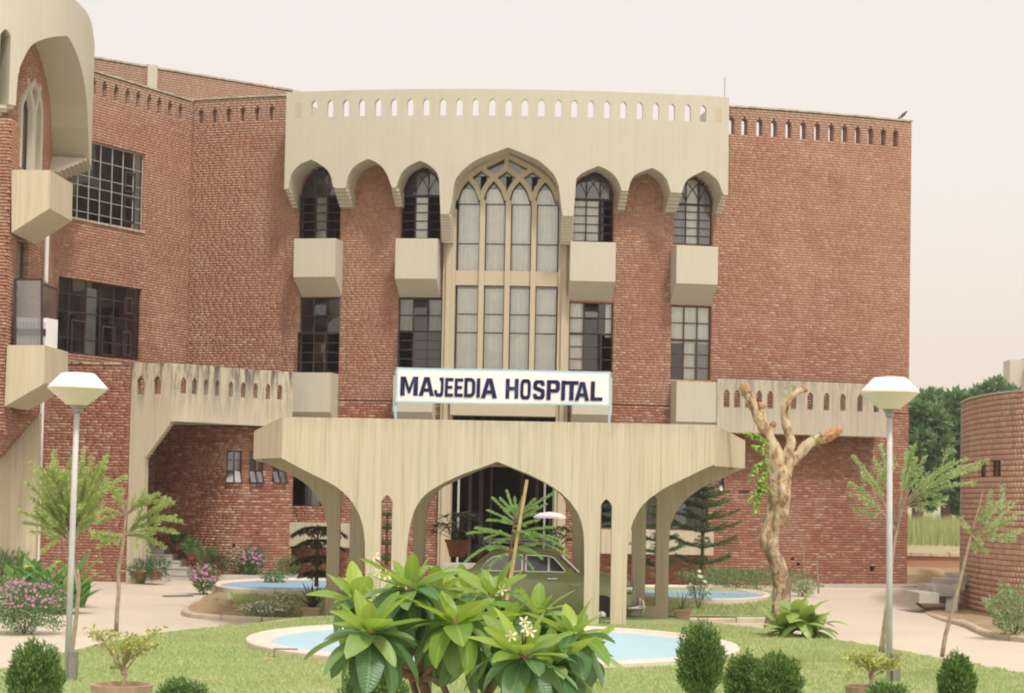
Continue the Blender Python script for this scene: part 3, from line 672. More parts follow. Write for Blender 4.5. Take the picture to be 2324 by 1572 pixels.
zr = [Z(1150, y) for y in (838, 755, 713, 648)]; zu = [Z(1150, y) for y in (615, 553, 463, 400)]
for zz in (zr, zu):
    for a, b in lw:
        for k, z in enumerate(zz):
            if zz is zu and k == 3: continue
            wbox(wt, MW, a, b, z-.014, z+.014, -.105, -.135)
        for s in (a, b-.03): wbox(wt, MW, s, s+.03, zz[0], zz[2 if zz is zu else 3], -.10, -.14)
for i in range(4):      # steel edge following each pointed light
    for sg, m in ((1, mx[i]), (-1, mx[i+1])):
        pr = None
        for d in np.linspace(0, 29, 8):
            p = P_(m+sg*(d+5), spy-arcf(d)+6, -.1)
            if pr is not None: wt.bar(pr, p, .03, .03)
            pr = p
WF = wt.build('window', M['steel'], HB)
for a, b in lw:
    for zz in (zr, zu):
        for k in range(3):
            p = MB(); wbox(p, MW, a+.01, b-.01, zz[k]+.012, zz[k+1]-.012, -.118, -.122); sub(p.build('pane', M['glass']), WF)
    sub(drape(MW, a, b, zr[0], zr[3]-.08, -.17, M['curtain']), WF); sub(drape(MW, a, b, zu[0], zu[2]+.45, -.17, M['curtain']), WF)
p = MB(); a, b = S(1060, 400), S(1240, 400); wbox(p, MW, a, b, zu[3]+.01, zt0-.1, -.118, -.122); sub(p.build('pane', M['glass']), WF)
# entrance: frames, steps, dark hall with a few columns
mb = MB()
for x in (1021, 1040, 1236, 1256): a = S(x, 1150, -.4); wbox(mb, MW, a-.03, a+.03, .2, 3.9, -.4, -.46)
mb.build('door_frame', M['pole'], HB)
for x0, x1, y in ((1005, 1018, -.8), (1062, 1070, -1.6), (1086, 1096, -2.2), (1112, 1116, -2.0), (1180, 1188, -2.4), (1215, 1222, -1.8)):
    mb = MB(); a, b = S(x0, 1150, y), S(x1, 1150, y); wbox(mb, MW, a, b, .2, 5.2, y, y-.15); mb.build('hall_post', M['door'], HB)
mb = MB(); wbox(mb, MW, S(1040, 1150, -3), S(1250, 1150, -3), .2, 1.2, -3, -3.3); mb.build('hall_counter', M['door'], HB)
for k in range(3):
    mb = MB(); wbox(mb, MW, S(1010, 1240, 0), S(1290, 1240, 0), .2, .42+.16*k, 1.3-.35*k, -.5); mb.build('entrance_step', M['step'], HB)
# --- concrete balcony band on the right
BO = .8; b0, b1 = S(1628, 900, BO), S(2016, 960, BO)
mb = MB(); hl = [slot_fn(S(x, 910, BO), .085, Z(1800, 928, BO), Z(1800, 896, BO), Z(1800, 888, BO)) for x in (1649, 1673, 1698, 1723, 1748, 1801, 1839, 1876, 1913, 1952, 1989)]
ztb = Z(1800, 864, BO); zbb = Z(1800, 985, BO); sheet(mb, MW, b0, b1, zbb, ztb, hl, of=BO, ob=BO-.14)
wbox(mb, MW, b0, b1, zbb, zbb+.15, BO-.145, .001); wbox(mb, MW, b1-.14, b1, zbb+.152, ztb, BO-.145, .001)
mb.build('balcony_band', M['conc_band'], HB)
mb = MB(); wbox(mb, MW, S(1840, 1335), sE+.3, 0, .30, .9, .01); mb.build('plinth', M['step'], HB)
mb = MB(); a = S(1640, 222); p = MW.pt(a, zh_top-.4, .2); mb.tube([p, p+Vector((0, 0, 1.15))], .012, 5); tag(mb.build('lightning_rod', M['metal'], None), 'thin upright rod rising from the right end of the concrete hood', 'rod')
# ------------------------------------------------------------------ left wing
p1 = at(428, 600, MW.A[0][1] if False else ydep(428)); p2 = at(214, 600, 50.4); p3 = p1+(p2-p1)*1.42
WW = Wall([(p3.x, p3.y), (p1.x, p1.y)], curved=False, xy=True)
WB = thing('side_wing', 'receding red brick wing with two large gridded windows at the left of the hospital', 'building', (p2.x, p2.y, 0))
zW = (Z(428, 228, 0, WW)+Z(215, 164, 0, WW))/2; print('wing top', Z(428, 228, 0, WW), Z(215, 164, 0, WW))
slW = slots(WW, [214, 239, 265, 291, 315, 340, 363, 387, 411], (174, 243), (208, 278))
W1 = [S(150, 420, 0, WW), S(328, 420, 0, WW), Z(322, 524, 0, WW), Z(328, 352, 0, WW)]
W2 = [S(131, 720, 0, WW), S(321, 720, 0, WW), Z(318, 818, 0, WW), Z(322, 654, 0, WW)]
brickwork(WB, WW, 0, WW.len+.03, 2.3, zW, [ah(c, a, b, .09) for c, a, b in slW]+[tuple(W1), tuple(W2)], bm, nsingle=0)
mb = MB(); wbox(mb, WW, 0, WW.len, zW, zW+.05, .03, -.33); mb.build('coping', M['conc_band'], WB)
mb = MB(); wbox(mb, WW, W1[0], W1[1]+.05, W1[2]-.06, W1[2], .04, -.2); mb.build('sill', M['conc_band'], WB)
window(WB, WW, *W1, (0, .17, .31, .45, .60, .74, .88, 1), (0, .10, .28, .43, .56, .78, 1), frame=M['white_steel'], recess=.1, t=.019, curtain=[(.9, 1, 0, 1, cdm)])
window(WB, WW, *W2, (0, .15, .35, .52, .68, .84, 1), (0, .20, .55, .78, 1), frame=M['steel'], recess=.1, t=.03, curtain=[(.36, .5, 0, .9, cdm)])
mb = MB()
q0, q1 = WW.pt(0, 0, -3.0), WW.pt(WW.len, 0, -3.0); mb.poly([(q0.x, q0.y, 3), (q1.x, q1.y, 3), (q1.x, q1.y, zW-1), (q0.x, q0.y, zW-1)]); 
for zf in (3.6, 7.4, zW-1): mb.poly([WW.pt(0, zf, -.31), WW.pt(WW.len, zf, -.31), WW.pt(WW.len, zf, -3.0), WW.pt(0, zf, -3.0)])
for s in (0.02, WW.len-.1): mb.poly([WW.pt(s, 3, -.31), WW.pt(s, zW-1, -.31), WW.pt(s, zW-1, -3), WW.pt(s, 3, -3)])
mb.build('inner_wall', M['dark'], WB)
# small opening casements with dark heavy frames inside the large windows
for W_, fr in ((W1, M['steel']), (W2, M['steel'])):
    L, H = W_[1]-W_[0], W_[3]-W_[2]
    for c0, c1, r0_, r1_ in (((.76, .90, .08, .42), (.76, .9, .47, .74)) if W_ is W1 else ((.18, .34, 0, .45), (.54, .7, .02, .42), (.80, .9, .05, .38), (.80, .9, .62, .85))):
        mb = MB(); a, b, c, d = W_[0]+L*c0, W_[0]+L*c1, W_[2]+H*r0_, W_[2]+H*r1_
        for u in (a, b-.04): wbox(mb, WW, u, u+.04, c, d, -.05, -.1)
        for u in (c, d-.05): wbox(mb, WW, a, b, u, u+.05, -.052, -.102)
        mb.build('casement', fr, WB)
# ------------------------------------------------------------------ terrace with stepped concrete parapet
T0 = at(86, 1000, 48.9); TW = Wall([(86, 48.9), (293, 48.75), (390, 48.6)], curved=False, ref=900)
TC = Wall([(389, 48.62), (440, 48.9), (520, 49.9), (600, 50.7), (664, 51.2)], ref=900)
TB = thing('terrace', 'first floor terrace with black stained concrete parapet stepping down to a square leg', 'terrace', (T0.x+2, T0.y, 0))
ztT = Z(300, 823, 0, TW); print('terrace', ztT, Z(600, 841, 0, TC), Z(390, 822, 0, TC))
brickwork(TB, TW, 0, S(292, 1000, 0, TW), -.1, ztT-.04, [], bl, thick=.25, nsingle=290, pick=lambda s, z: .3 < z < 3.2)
mb = MB(); wbox(mb, TW, 0, S(292, 1000, 0, TW), ztT-.05, ztT, .03, -.28); mb.build('coping', M['conc_old'], TB)
sl0, sl1, sl2 = S(294, 1000, 0, TW), S(328, 1100, 0, TW), S(388, 1000, 0, TW)
zs0, zs1 = Z(326, 1042, 0, TW), Z(386, 960, 0, TW); nst = 13
def stepf(s):
    if s < sl1: return 0.0
    k = int((s-sl1)/(sl2-sl1)*nst); return zs0+(zs1-zs0)*(k+1)/nst
ex = [sl1+(sl2-sl1)*k/nst for k in range(nst)]
mb = MB(); hl = [slot_fn(S(x, 880, 0, TW), .1, Z(x, 894, 0, TW), Z(x, 862, 0, TW), Z(x, 852, 0, TW)) for x in (319, 357)]
sheet(mb, TW, sl0, sl2, stepf, ztT, hl, of=.0, ob=-.3, extra=ex)
sxs = [416, 441, 467, 493, 524, 552, 580, 608, 635]
zc0, zc1, zc2 = Z(500, 898, 0, TC), Z(500, 870, 0, TC), Z(500, 862, 0, TC)
hl = [slot_fn(S(x, 890, 0, TC), .075, zc0, zc1, zc2) for x in sxs]
zbT = (Z(400, 960, 0, TC)+Z(560, 960, 0, TC))/2
sheet(mb, TC, 0, TC.len-.0, zbT, ztT, hl, of=0, ob=-.14)
mb.build('parapet', M['conc_old'], TB)
mb = MB(); n = 14; fr_ = [TC.pt(TC.len*i/n, zbT+.01, -.14) for i in range(n+1)]; bk_ = [at(650, 960, 52.6), at(420, 960, 54.4), at(330, 960, 54.6)]
mb.poly([(p.x, p.y, zbT+.012) for p in [TW.pt(sl1, 0, -.3)]+fr_+bk_]); mb.poly([(p.x, p.y, zbT+.2) for p in [TW.pt(sl1, 0, -.3)]+fr_+bk_]); mb.build('floor_slab', M['conc_porch'], TB)
# ground floor wall under the terrace
LW = Wall([(300, 53.6), (350, 52.8), (430, 51.7), (500, 51.1), (560, 51.3), (664, 52.2)], ref=1150)
lwn = [rect_hole(LW, 514, 1023, 548, 1095), rect_hole(LW, 567, 1023, 597, 1095), rect_hole(LW, 620, 1023, 650, 1095)]
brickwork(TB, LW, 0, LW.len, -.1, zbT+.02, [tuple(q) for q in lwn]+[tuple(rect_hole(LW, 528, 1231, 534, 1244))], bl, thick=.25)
for q in lwn: window(TB, LW, *q, (0, .5, 1), (0, .38, .72, 1), tilt=[(0, 0), (1, 0)], recess=.08, glass=M['glass_dusty'], curtain=[(.52, .8, 0, 1, cu)])
mb = MB(); mb.poly([LW.pt(0, 0, -.6), LW.pt(LW.len, 0, -.6), LW.pt(LW.len, zbT, -.6), LW.pt(0, zbT, -.6)]); mb.build('inner_wall', M['dark'], TB)
mb = MB(); wbox(mb, LW, S(500, 1300, 0, LW), LW.len, 0, .34, .8, .01); mb.build('plinth', M['step'], TB)
# ------------------------------------------------------------------ marble steps under the terrace
ST = thing('entrance_stairs', 'flight of grey white stone steps climbing behind the square concrete leg', 'stairs', tuple(ground(400, 1318)))
for k in range(7):
    y0 = 1318-k*15.5; xr = 440-k*17; a = at(322-k*1.0, y0, 49.9+k*.36); b = at(xr, y0+2, 49.9+k*.36); z = .2+(k+1)*.165; mb = MB()
    mb.box(a.x-.2, a.y, z-.17 if k else 0, b.x, a.y+2.6-k*.3, z); mb.box(a.x-.2, a.y-.02, z-.03, b.x+.02, a.y, z+.002); mb.build('step', M['step'], ST)
# ------------------------------------------------------------------ upper block behind
UW = Wall([(120, 55.5), (345, 57.5), (664, 60.4)], curved=True, ref=200)
zU = (Z(220, 141, 0, UW)+Z(600, 190, 0, UW))/2; print('upper', Z(220, 141, 0, UW), Z(650, 197, 0, UW))
p = UW.pt(UW.len/2, 0); UB = thing('rear_block', 'set back top storey of red brick with one pale concrete strip above the wing', 'building', (p.x, p.y, 10))
brickwork(UB, UW, 0, UW.len, 11, zU, [], bm, thick=.3, course=.077)
mb = MB(); wbox(mb, UW, 0, UW.len+.25, zU, zU+.06, .03, -.33); mb.build('coping', M['conc_band'], UB)
mb = MB(); a, b = S(335, 180, .06, UW), S(357, 180, .06, UW); wbox(mb, UW, a, b, 11, zU+.1, .06, -.2); mb.build('pilaster', M['conc'], UB); mb = MB(); wbox(mb, UW, UW.len, UW.len+.3, 11, zU+.05, .05, -.3); mb.build('pilaster', M['conc'], UB)
# ------------------------------------------------------------------ near left building
NB = thing('near_building', 'tall brick bay at the left edge under a rounded concrete hood with a pointed arch', 'building', (-11.6, 42.5, 0))
HW = Wall([(-90, 41.6), (-20, 41.6), (40, 42.0), (90, 42.6), (130, 43.2), (162, 44.0), (188, 45.0), (203, 46.2), (209, 47.6)], ref=200, step=.15)
zN1 = Z(60, 60, 0, HW)
ao = [(36, 240), (38, 205), (41, 172), (46, 150), (55, 131), (63, 115), (72, 103), (86, 94), (103, 88), (127, 83), (152, 82), (160, 92), (172, 117), (182, 146), (190, 179), (195, 210), (198, 241), (200, 293), (202, 362)]
ah_ = [HW.hit(x, y) for x, y in ao]; s_end = S(208.5, 330, 0, HW); zstep = ah_[-1][1]; zle = ah_[0][1]
def nb_bot(s):
    if s <= ah_[0][0]: return zle
    if s >= ah_[-1][0]: return zstep
    return float(np.interp(s, [q[0] for q in ah_], [q[1] for q in ah_]))
mb = MB(); ztop = Z(195, 26, 0, HW); print('near top', ztop, Z(209, 60, 0, HW))
hl = [slot_fn(S(11, 150, 0, HW), .13, zle+.0, Z(11, 80, 0, HW), Z(11, 66, 0, HW))]
sheet(mb, HW, -3.0, s_end, nb_bot, ztop, hl, of=0, ob=-.95, step=.1, extra=[q[0] for q in ah_])
mb.build('hood', M['conc'], NB)
for k in range(7):
    mb = MB(); a = s_end-.0; t = (k+1)/7; wbox(mb, HW, ah_[-1][0]-.05-t*.9, s_end-t*1.2, zstep-(k+1)*.075, zstep-k*.075, -.05-.1*k, -.95, seg=3); mb.build('corbel', M['conc'], NB)
for k in range(5):
    mb = MB(); wbox(mb, HW, -3, ah_[0][0]-t*.02-.09*k, zle-(k+1)*.075, zle-k*.075, -.05-.13*k, -.95, seg=3); mb.build('corbel', M['conc'], NB)
# pier of brick, two faces
FW = Wall([(-90, 41.9), (17, 41.9), (37, 42.9)], curved=False, ref=600)
brickwork(NB, FW, 0, FW.len, Z(0, 985, 0, FW), zle-.3, [], bm, thick=.3, nsingle=200, pick=lambda s, z: s > S(0, 600, 0, FW))
# recessed wall with pointed window and lower window
RW = Wall([(10, 43.3), (60, 43.9), (100, 45.3), (113, 46.4), (128, 48.2)], ref=500, step=.2)
g1 = arch_hole(S(44, 300, 0, RW), S(96, 300, 0, RW), Z(70, 388, 0, RW), Z(70, 250, 0, RW), Z(70, 180, 0, RW)); g2 = (S(36, 650, 0, RW), S(62, 650, 0, RW), Z(50, 790, 0, RW), Z(50, 550, 0, RW))
brickwork(NB, RW, 0, RW.len, Z(60, 945, 0, RW), Z(70, 70, 0, RW), [g1, g2], bm, thick=.3)
mb = MB()
c = (S(44, 300, 0, RW)+S(96, 300, 0, RW))/2; zz = Z(70, 388, 0, RW); zs_ = Z(70, 250, 0, RW); za_ = Z(70, 180, 0, RW)
for sg in (-1, 1):
    for hw in (.62, .05):
        q = []
        for k in range(8):
            u = k/7; q.append(RW.pt(c+sg*hw*(1-u**2 if hw > .1 else 1+u*8*(.9)), zs_+u*(za_-zs_), -.06))
        for a_, b_ in zip(q[:-1], q[1:]): mb.bar(a_, b_, .13, .2, up=Vector((0, 1, 0)))
        mb.bar(RW.pt(c+sg*hw, zz, -.06), RW.pt(c+sg*hw, zs_, -.06), .13, .2, up=Vector((0, 1, 0)))
mb.build('window_tracery', M['conc'], NB)
mb = MB(); mb.poly([RW.pt(0, zz, -.2), RW.pt(S(100, 300, 0, RW), zz, -.2), RW.pt(S(100, 300, 0, RW), za_, -.2), RW.pt(0, za_, -.2)]); mb.build('window_glass', M['glass_dusty'], NB); mb = MB(); mb.poly([RW.pt(g2[0], g2[2], -.12), RW.pt(g2[1], g2[2], -.12), RW.pt(g2[1], g2[3], -.12), RW.pt(g2[0], g2[3], -.12)]); mb.build('window_glass', M['glass_dusty'], NB)
mb = MB(); mb.poly([RW.pt(0, 2, -.9), RW.pt(RW.len, 2, -.9), RW.pt(RW.len, 14, -.9), RW.pt(0, 14, -.9)]); mb.build('inner_wall', M['dark'], NB)
sub(drape(RW, g2[0]+.1, g2[1], g2[2], g2[3], -.3, cdm), bpy.data.objects['window_glass'])
mb = MB(); p = at(105, 600, 45.2); mb.tube([(p.x, p.y, 0), (p.x, p.y, Z(105, 540, 0, RW))], .055, 8); mb.build('drainpipe', M['white'], NB)
def nbox(A, Bp, C, D, B2, C2, d0, d1, name='balcony_box'):
    A, Bp, C, D = [at(x, y, d0) for x, y in (A, Bp, C, D)]; B2, C2 = [at(x, y, d1) for x, y in (B2, C2)]; v = B2-Bp; v.z = 0
    T = [A, Bp, C, D]; U = [q+v for q in T]; mb = MB(); mb.poly(T[::-1]); mb.poly(U)
    for i in range(4): j = (i+1) % 4; mb.poly([T[i], T[j], U[j], U[i]])
    return mb.build(name, M['conc_board'], NB), v
nbox((26, 386), (114, 386), (112, 473), (26, 528), (165, 418), (165, 499), 42.0, 43.9)
nbox((16, 783), (102, 783), (102, 869), (10, 922), (154, 799), (153, 884), 42.0, 43.9)
# lower left: stepped brick arch over board marked concrete
KW = Wall([(-60, 44.3), (85, 44.3), (90, 44.9)], curved=False, ref=1100)
mb = MB(); sheet(mb, KW, 0, KW.len, -.05, Z(60, 935, 0, KW), of=0, ob=-.3); mb.build('wall_panel', M['conc_board'], NB)
JW = Wall([(-60, 43.6), (82, 43.9)], curved=False, ref=1000)
def diag(z):
    ja, za = JW.hit(-5, 1040); jb, zb_ = JW.hit(76, 948); zq = za+round((z-za)/.077)*.077
    if zq > zb_: return None
    return (ja+(jb-ja)*max(-.2, (zq-za)/(zb_-za)), 99)
def diag2(z):
    r = diag(z); return (r[0], 99) if r else None
brickwork(NB, JW, 0, JW.len, Z(0, 1045, 0, JW), Z(60, 930, 0, JW), [diag2], bl, thick=.5)
mb = MB(); p = at(95, 600, 44.6); q = at(92, 600, 44.6); mb.build('x', M['conc'], NB) if False else None
# ------------------------------------------------------------------ air conditioner in the lower left balcony
a = at(34, 720, 42.6); b = at(106, 783, 42.6); AC_ = thing('air_conditioner', 'white slatted air conditioner box standing in the lower balcony at the left edge', 'air conditioner', (a.x, a.y, b.z))
v = Vector((.45, 1.5, 0)); mb = MB(); mb.hexa([(a.x, a.y, b.z-.1), (b.x, a.y, b.z-.1), (b.x+v.x*.3, a.y+v.y*.3, b.z-.1), (a.x+v.x*.3, a.y+v.y*.3, b.z-.1), (a.x, a.y, a.z), (b.x, a.y, a.z), (b.x+v.x*.3, a.y+v.y*.3, a.z), (a.x+v.x*.3, a.y+v.y*.3, a.z)])
mb.build('casing', M['white'], AC_)
for k in range(9):
    mb = MB(); x = a.x+.05+(b.x-a.x-.1)*k/8; mb.box(x-.02, a.y-.03, b.z+.02, x+.02, a.y-.001, a.z-.1); mb.build('slat', M['pole'], AC_)
mb = MB(); mb.box(a.x, a.y-.05, b.z+.22, b.x-.02, a.y-.031, b.z+.38); mb.build('dark_band', M['steel'], AC_)
BF = thing('balcony_screen', 'dark framed glass screen standing in front of the white air conditioner', 'screen', (a.x, a.y-.1, b.z))
mb = MB(); P0, P1, P2, P3 = at(34, 634, 42.4), at(95, 634, 42.4), at(95, 784, 42.4), at(34, 784, 42.4)
for u, w_ in ((P0, P1), (P1, P2), (P3, P0)): mb.bar(u, w_, .05)
Q1, Q2 = at(129, 656, 43.4), at(129, 790, 43.4); mb.bar(P1+Vector((0, 0, -.12)), Q1, .04); mb.bar(Q1, Q2, .03); mb.build('frame', M['steel'], BF)
mb = MB(); mb.poly([P0, P1, P2, P3]); mb.poly([P1, Q1, Q2, P2]); mb.build('pane', M['glass_dusty'], BF)
# ------------------------------------------------------------------ round building on the right
RBW = Wall([(2181, 46.2), (2196, 44.7), (2222, 43.4), (2262, 42.1), (2310, 41.2), (2370, 40.6), (2440, 40.3)], ref=1150)
zR = (Z(2190, 913, 0, RBW)+Z(2300, 888, 0, RBW))/2; print('round top', Z(2184, 913, 0, RBW), Z(2300, 888, 0, RBW))
p = RBW.pt(2, 0); RB = thing('round_building', 'low round building of pinkish brick with two small windows at the right edge', 'building', (p.x, p.y, 0))
h1, h2 = rect_hole(RBW, 2220, 1042, 2237, 1085), rect_hole(RBW, 2247, 1041, 2271, 1084)
brickwork(RB, RBW, .03, RBW.len, -.1, zR, [tuple(h1), tuple(h2)], [M['brick_round'], M['mortar']], course=.128, lens=(.125,), joint=.011, thick=.3, nsingle=295, pick=lambda s, z: 1.2 < z < 3.6 and s < S(2330, 1100, 0, RBW), deep=.028)
mb = MB(); wbox(mb, RBW, -.02, RBW.len, zR, zR+.05, .03, -.33); wbox(mb, RBW, -.04, .03, 0, zR, .02, -.3); mb.build('coping', M['conc_band'], RB)
for h in (h1, h2): window(RB, RBW, *h, (0, .5, 1), (0, .5, 1), recess=.1, glass=M['glass_dusty'], curtain=[(.6, .9, 0, 1, cu)])
mb = MB(); e = RBW.pt(-.03, 0, -.02); mb.poly([(e.x, e.y, 0), (e.x+2.5, e.y+7, 0), (e.x+2.5, e.y+7, zR), (e.x, e.y, zR)]); mb.build('side_wall', M['brick_round'], RB)
mb = MB(); pts = [RBW.pt(RBW.len*i/12, zR-.9, -.3) for i in range(13)]; mb.poly(pts+[Vector((pts[-1].x+2, 52, zR-.9)), Vector((e.x+2.5, e.y+7, zR-.9))]); mb.poly([Vector((p.x, p.y, .3)) for p in pts]+[Vector((pts[-1].x+2, 52, .3)), Vector((e.x+2.5, e.y+7, .3))]); mb.build('roof', M['conc'], RB)
mb = MB(); mb.poly([RBW.pt(0, 0, -1.5), RBW.pt(RBW.len, 0, -1.5), RBW.pt(RBW.len, zR-1, -1.5), RBW.pt(0, zR-1, -1.5)]); mb.build('inner_wall', M['dark'], RB)
# ------------------------------------------------------------------ porch
PF = Wall([(560, 33.9), (1700, 33.8)], curved=False, ref=1050)
PR = Wall([(540, 38.1), (1720, 38.1)], curved=False, ref=1100)
pc = at(1131, 1200, 34); PO = thing('entrance_porch', 'board marked concrete porch with a wide pointed arch and flared side arches', 'porch', (pc.x, pc.y, 0))
hF = lambda x, y: PF.hit(x, y)
hR = lambda x, y: PR.hit(x, y)
zft = Z(1131, 955, 0, PF); zfb = (Z(640, 1039, 0, PF)+Z(1622, 1056, 0, PF))/2; sF0, sF1 = S(641, 1000, 0, PF), S(1621, 1010, 0, PF)
print('porch', zft, zfb, Z(650, 943, 0, PF), Z(1600, 964, 0, PF), Z(640, 1039, 0, PF), Z(1622, 1056, 0, PF))
cl = [(640, 1039), (655, 1047), (670, 1055), (691, 1066), (713, 1077), (732, 1086), (750, 1095), (766, 1105), (780, 1116), (792, 1128), (802, 1141), (810, 1154), (817, 1168), (822, 1183), (826, 1199), (829, 1230), (830.5, 1300)]
cr = [(1422, 1300), (1424, 1235), (1430, 1203), (1437, 1180), (1449, 1157), (1460, 1143), (1474, 1130), (1489, 1119), (1504, 1109), (1521, 1100), (1538, 1092), (1577, 1073), (1600, 1062), (1620, 1054)]
ca = [(921, 1300), (924, 1243), (927, 1215), (931, 1193), (936, 1172), (941, 1157), (948, 1144), (957, 1131), (968, 1120), (981, 1110), (1011, 1093), (1051, 1075), (1091, 1061), (1129, 1047), (1161, 1060), (1201, 1076), (1235, 1093), (1261, 1109), (1272, 1117), (1283, 1127), (1294, 1138), (1303, 1151), (1311, 1163), (1317, 1177), (1321, 1191), (1324, 1207), (1325.5, 1230), (1326, 1300)]
def bottom(h, curves, s0, s1):
    P = []
    for c in curves:
        q = sorted(h(x, y) for x, y in c)
        lo = min(z for _, z in q)
        P.append(q)
    def f(s):
        for q in P:
            if q[0][0] <= s <= q[-1][0]: return float(np.interp(s, [a for a, _ in q], [b for _, b in q]))
        if s <= s0 or s >= s1: return 0
        return -.05
    return f
# vertical leg edges are cut at the straight part of each curve
def plate(w, h, left, centre, right, sl, zb, s0, s1, zt, t, mat, name, base=None):
    L = sorted(h(x, y) for x, y in left); Rr = sorted(h(x, y) for x, y in right); Cc = sorted(h(x, y) for x, y in centre) if centre else None
    e = 2e-4
    def f(s):
        if s < L[-1][0]-e: return max(zb if s < L[0][0] else float(np.interp(s, [a for a, _ in L], [b for _, b in L])), 0)
        if s > Rr[0][0]+e: return zb if s > Rr[-1][0] else float(np.interp(s, [a for a, _ in Rr], [b for _, b in Rr]))
        if Cc and Cc[0][0]+e < s < Cc[-1][0]-e: return float(np.interp(s, [a for a, _ in Cc], [b for _, b in Cc]))
        return -.05
    mb = MB(); ex = [L[-1][0]-e, Rr[0][0]+e]+[q[0] for q in L[:-1]]+[q[0] for q in Rr[1:]]
    if Cc: ex += [Cc[0][0]+e, Cc[-1][0]-e]+[q[0] for q in Cc[1:-1]]
    sheet(mb, w, s0, s1, f, zt, sl, of=t/2, ob=-t/2, step=.2, extra=ex); return mb.build(name, mat, PO)
zsA, zsS = Z(1375, 1132, 0, PF), Z(1375, 1147, 0, PF)
slF = []
for x0, x1 in ((864, 889.5), (1361, 1387)):
    a, b = S(x0, 1250, 0, PF), S(x1, 1250, 0, PF); slF.append(((a), (b), lambda s: -.1, (lambda c, hw: (lambda s: zsS+(zsA-zsS)*(1-abs((s-c)/hw)**1.6)))((a+b)/2, (b-a)/2)))
ztF = lambda s: zft
plate(PF, hF, cl, ca, cr, slF, zfb, sF0, sF1, zft, .2, M['conc_porch'], 'front_arcade')
# rear arcade
rl = [(585, 1041), (615, 1055), (655, 1073), (683, 1089), (704, 1105), (722, 1128), (735, 1152), (741, 1173), (743, 1193), (741.5, 1300)]
rr = [(1516.5, 1300), (1518, 1213), (1522, 1188), (1530, 1167), (1544, 1145), (1562, 1127), (1584, 1111), (1608, 1098), (1645, 1082), (1675, 1067)]
rc = [(962.5, 1300), (963.5, 1187), (969, 1157), (979, 1133), (993, 1115), (1005, 1105), (1040, 1088), (1085, 1068), (1133, 1051), (1175, 1068), (1225, 1090), (1256, 1107), (1277, 1126), (1291, 1153), (1299, 1187), (1300.5, 1300)]
zrb = (hR(585, 1041)[1]+hR(1675, 1067)[1])/2
slR = []
zA2, zS2 = hR(1470, 1120)[1], hR(1470, 1132)[1]
def vs(x0, x1, zlo, side=None):
    a, b = S(x0, 1250, 0, PR), S(x1, 1250, 0, PR); c, hw = (a+b)/2, (b-a)/2
    slR.append((a, b, lambda s: zlo, lambda s: zS2+(zA2-zS2)*(1-abs((s-c)/hw)**1.8)))
vs(771, 794, -.1); vs(1464.5, 1488.5, hR(1476, 1373)[1])
def wide(x0, x1):
    a, b = S(x0, 1250, 0, PR), S(x1, 1250, 0, PR); c, hw = (a+b)/2, (b-a)/2; z0_, z1_ = hR(1380, 1170)[1], hR(1380, 1100)[1]
    slR.append((a, b, lambda s: -.1, lambda s: z0_+(z1_-z0_)*(1-abs((s-c)/hw)**1.8)))
wide(826, 937); wide(1326, 1434)
plate(PR, hR, rl, rc, rr, slR, zrb, S(583, 1045, 0, PR), S(1677, 1060, 0, PR), zfb+.1, .2, M['conc_porch'], 'rear_arcade')
# canopy: soffit slab, chamfered side fascias and parapet
fl = PF.pt(sF0, 0, .1); frr = PF.pt(sF1, 0, .1)
ch = [at(576, 1000, 35.5), at(1691, 1020, 35.5)]; rr0 = [at(583, 1045, 38.2), at(1677, 1062, 38.2)]
zd = Z(1131, 955, 0, PF)-.42
for sg, c0, c1, c2 in ((0, fl, ch[0], rr0[0]), (1, frr, ch[1], rr0[1])):
    mb = MB(); P = [Vector((c0.x, c0.y, 0)), Vector((c1.x, c1.y, 0)), Vector((c2.x, c2.y, 0)), Vector((c2.x, 44.5, 0))]; tz = [zft, zft-.22, zft-.25, zft-.3]; ins = Vector(((1 if sg == 0 else -1)*.16, .03, 0))
    for i in range(3):
        a, b = P[i], P[i+1]; A = [(a.x, a.y, zfb), (b.x, b.y, zfb), (b.x, b.y, tz[i+1]), (a.x, a.y, tz[i])]; Bq = [(x+ins.x, y+ins.y, z) for x, y, z in A]
        mb.poly(A if sg else A[::-1]); mb.poly(Bq[::-1] if sg else Bq); mb.poly([A[3], A[2], Bq[2], Bq[3]]); mb.poly([A[0], A[1], Bq[1], Bq[0]])
    mb.build('side_fascia', M['conc_porch'], PO)
mb = MB(); pl_ = [fl, ch[0], rr0[0], Vector((rr0[0].x, 44.5, 0)), Vector((rr0[1].x, 44.5, 0)), rr0[1], ch[1], frr]
ctr = Vector((pc.x, 39, 0)); pin = [ctr+(Vector((p.x, p.y, 0))-ctr)*.985 for p in pl_]
mb.poly([(p.x, p.y, zfb+.09) for p in pin][::-1]); mb.poly([(p.x, p.y, zft-.5) for p in pin]); mb.build('roof_slab', M['conc_porch'], PO)
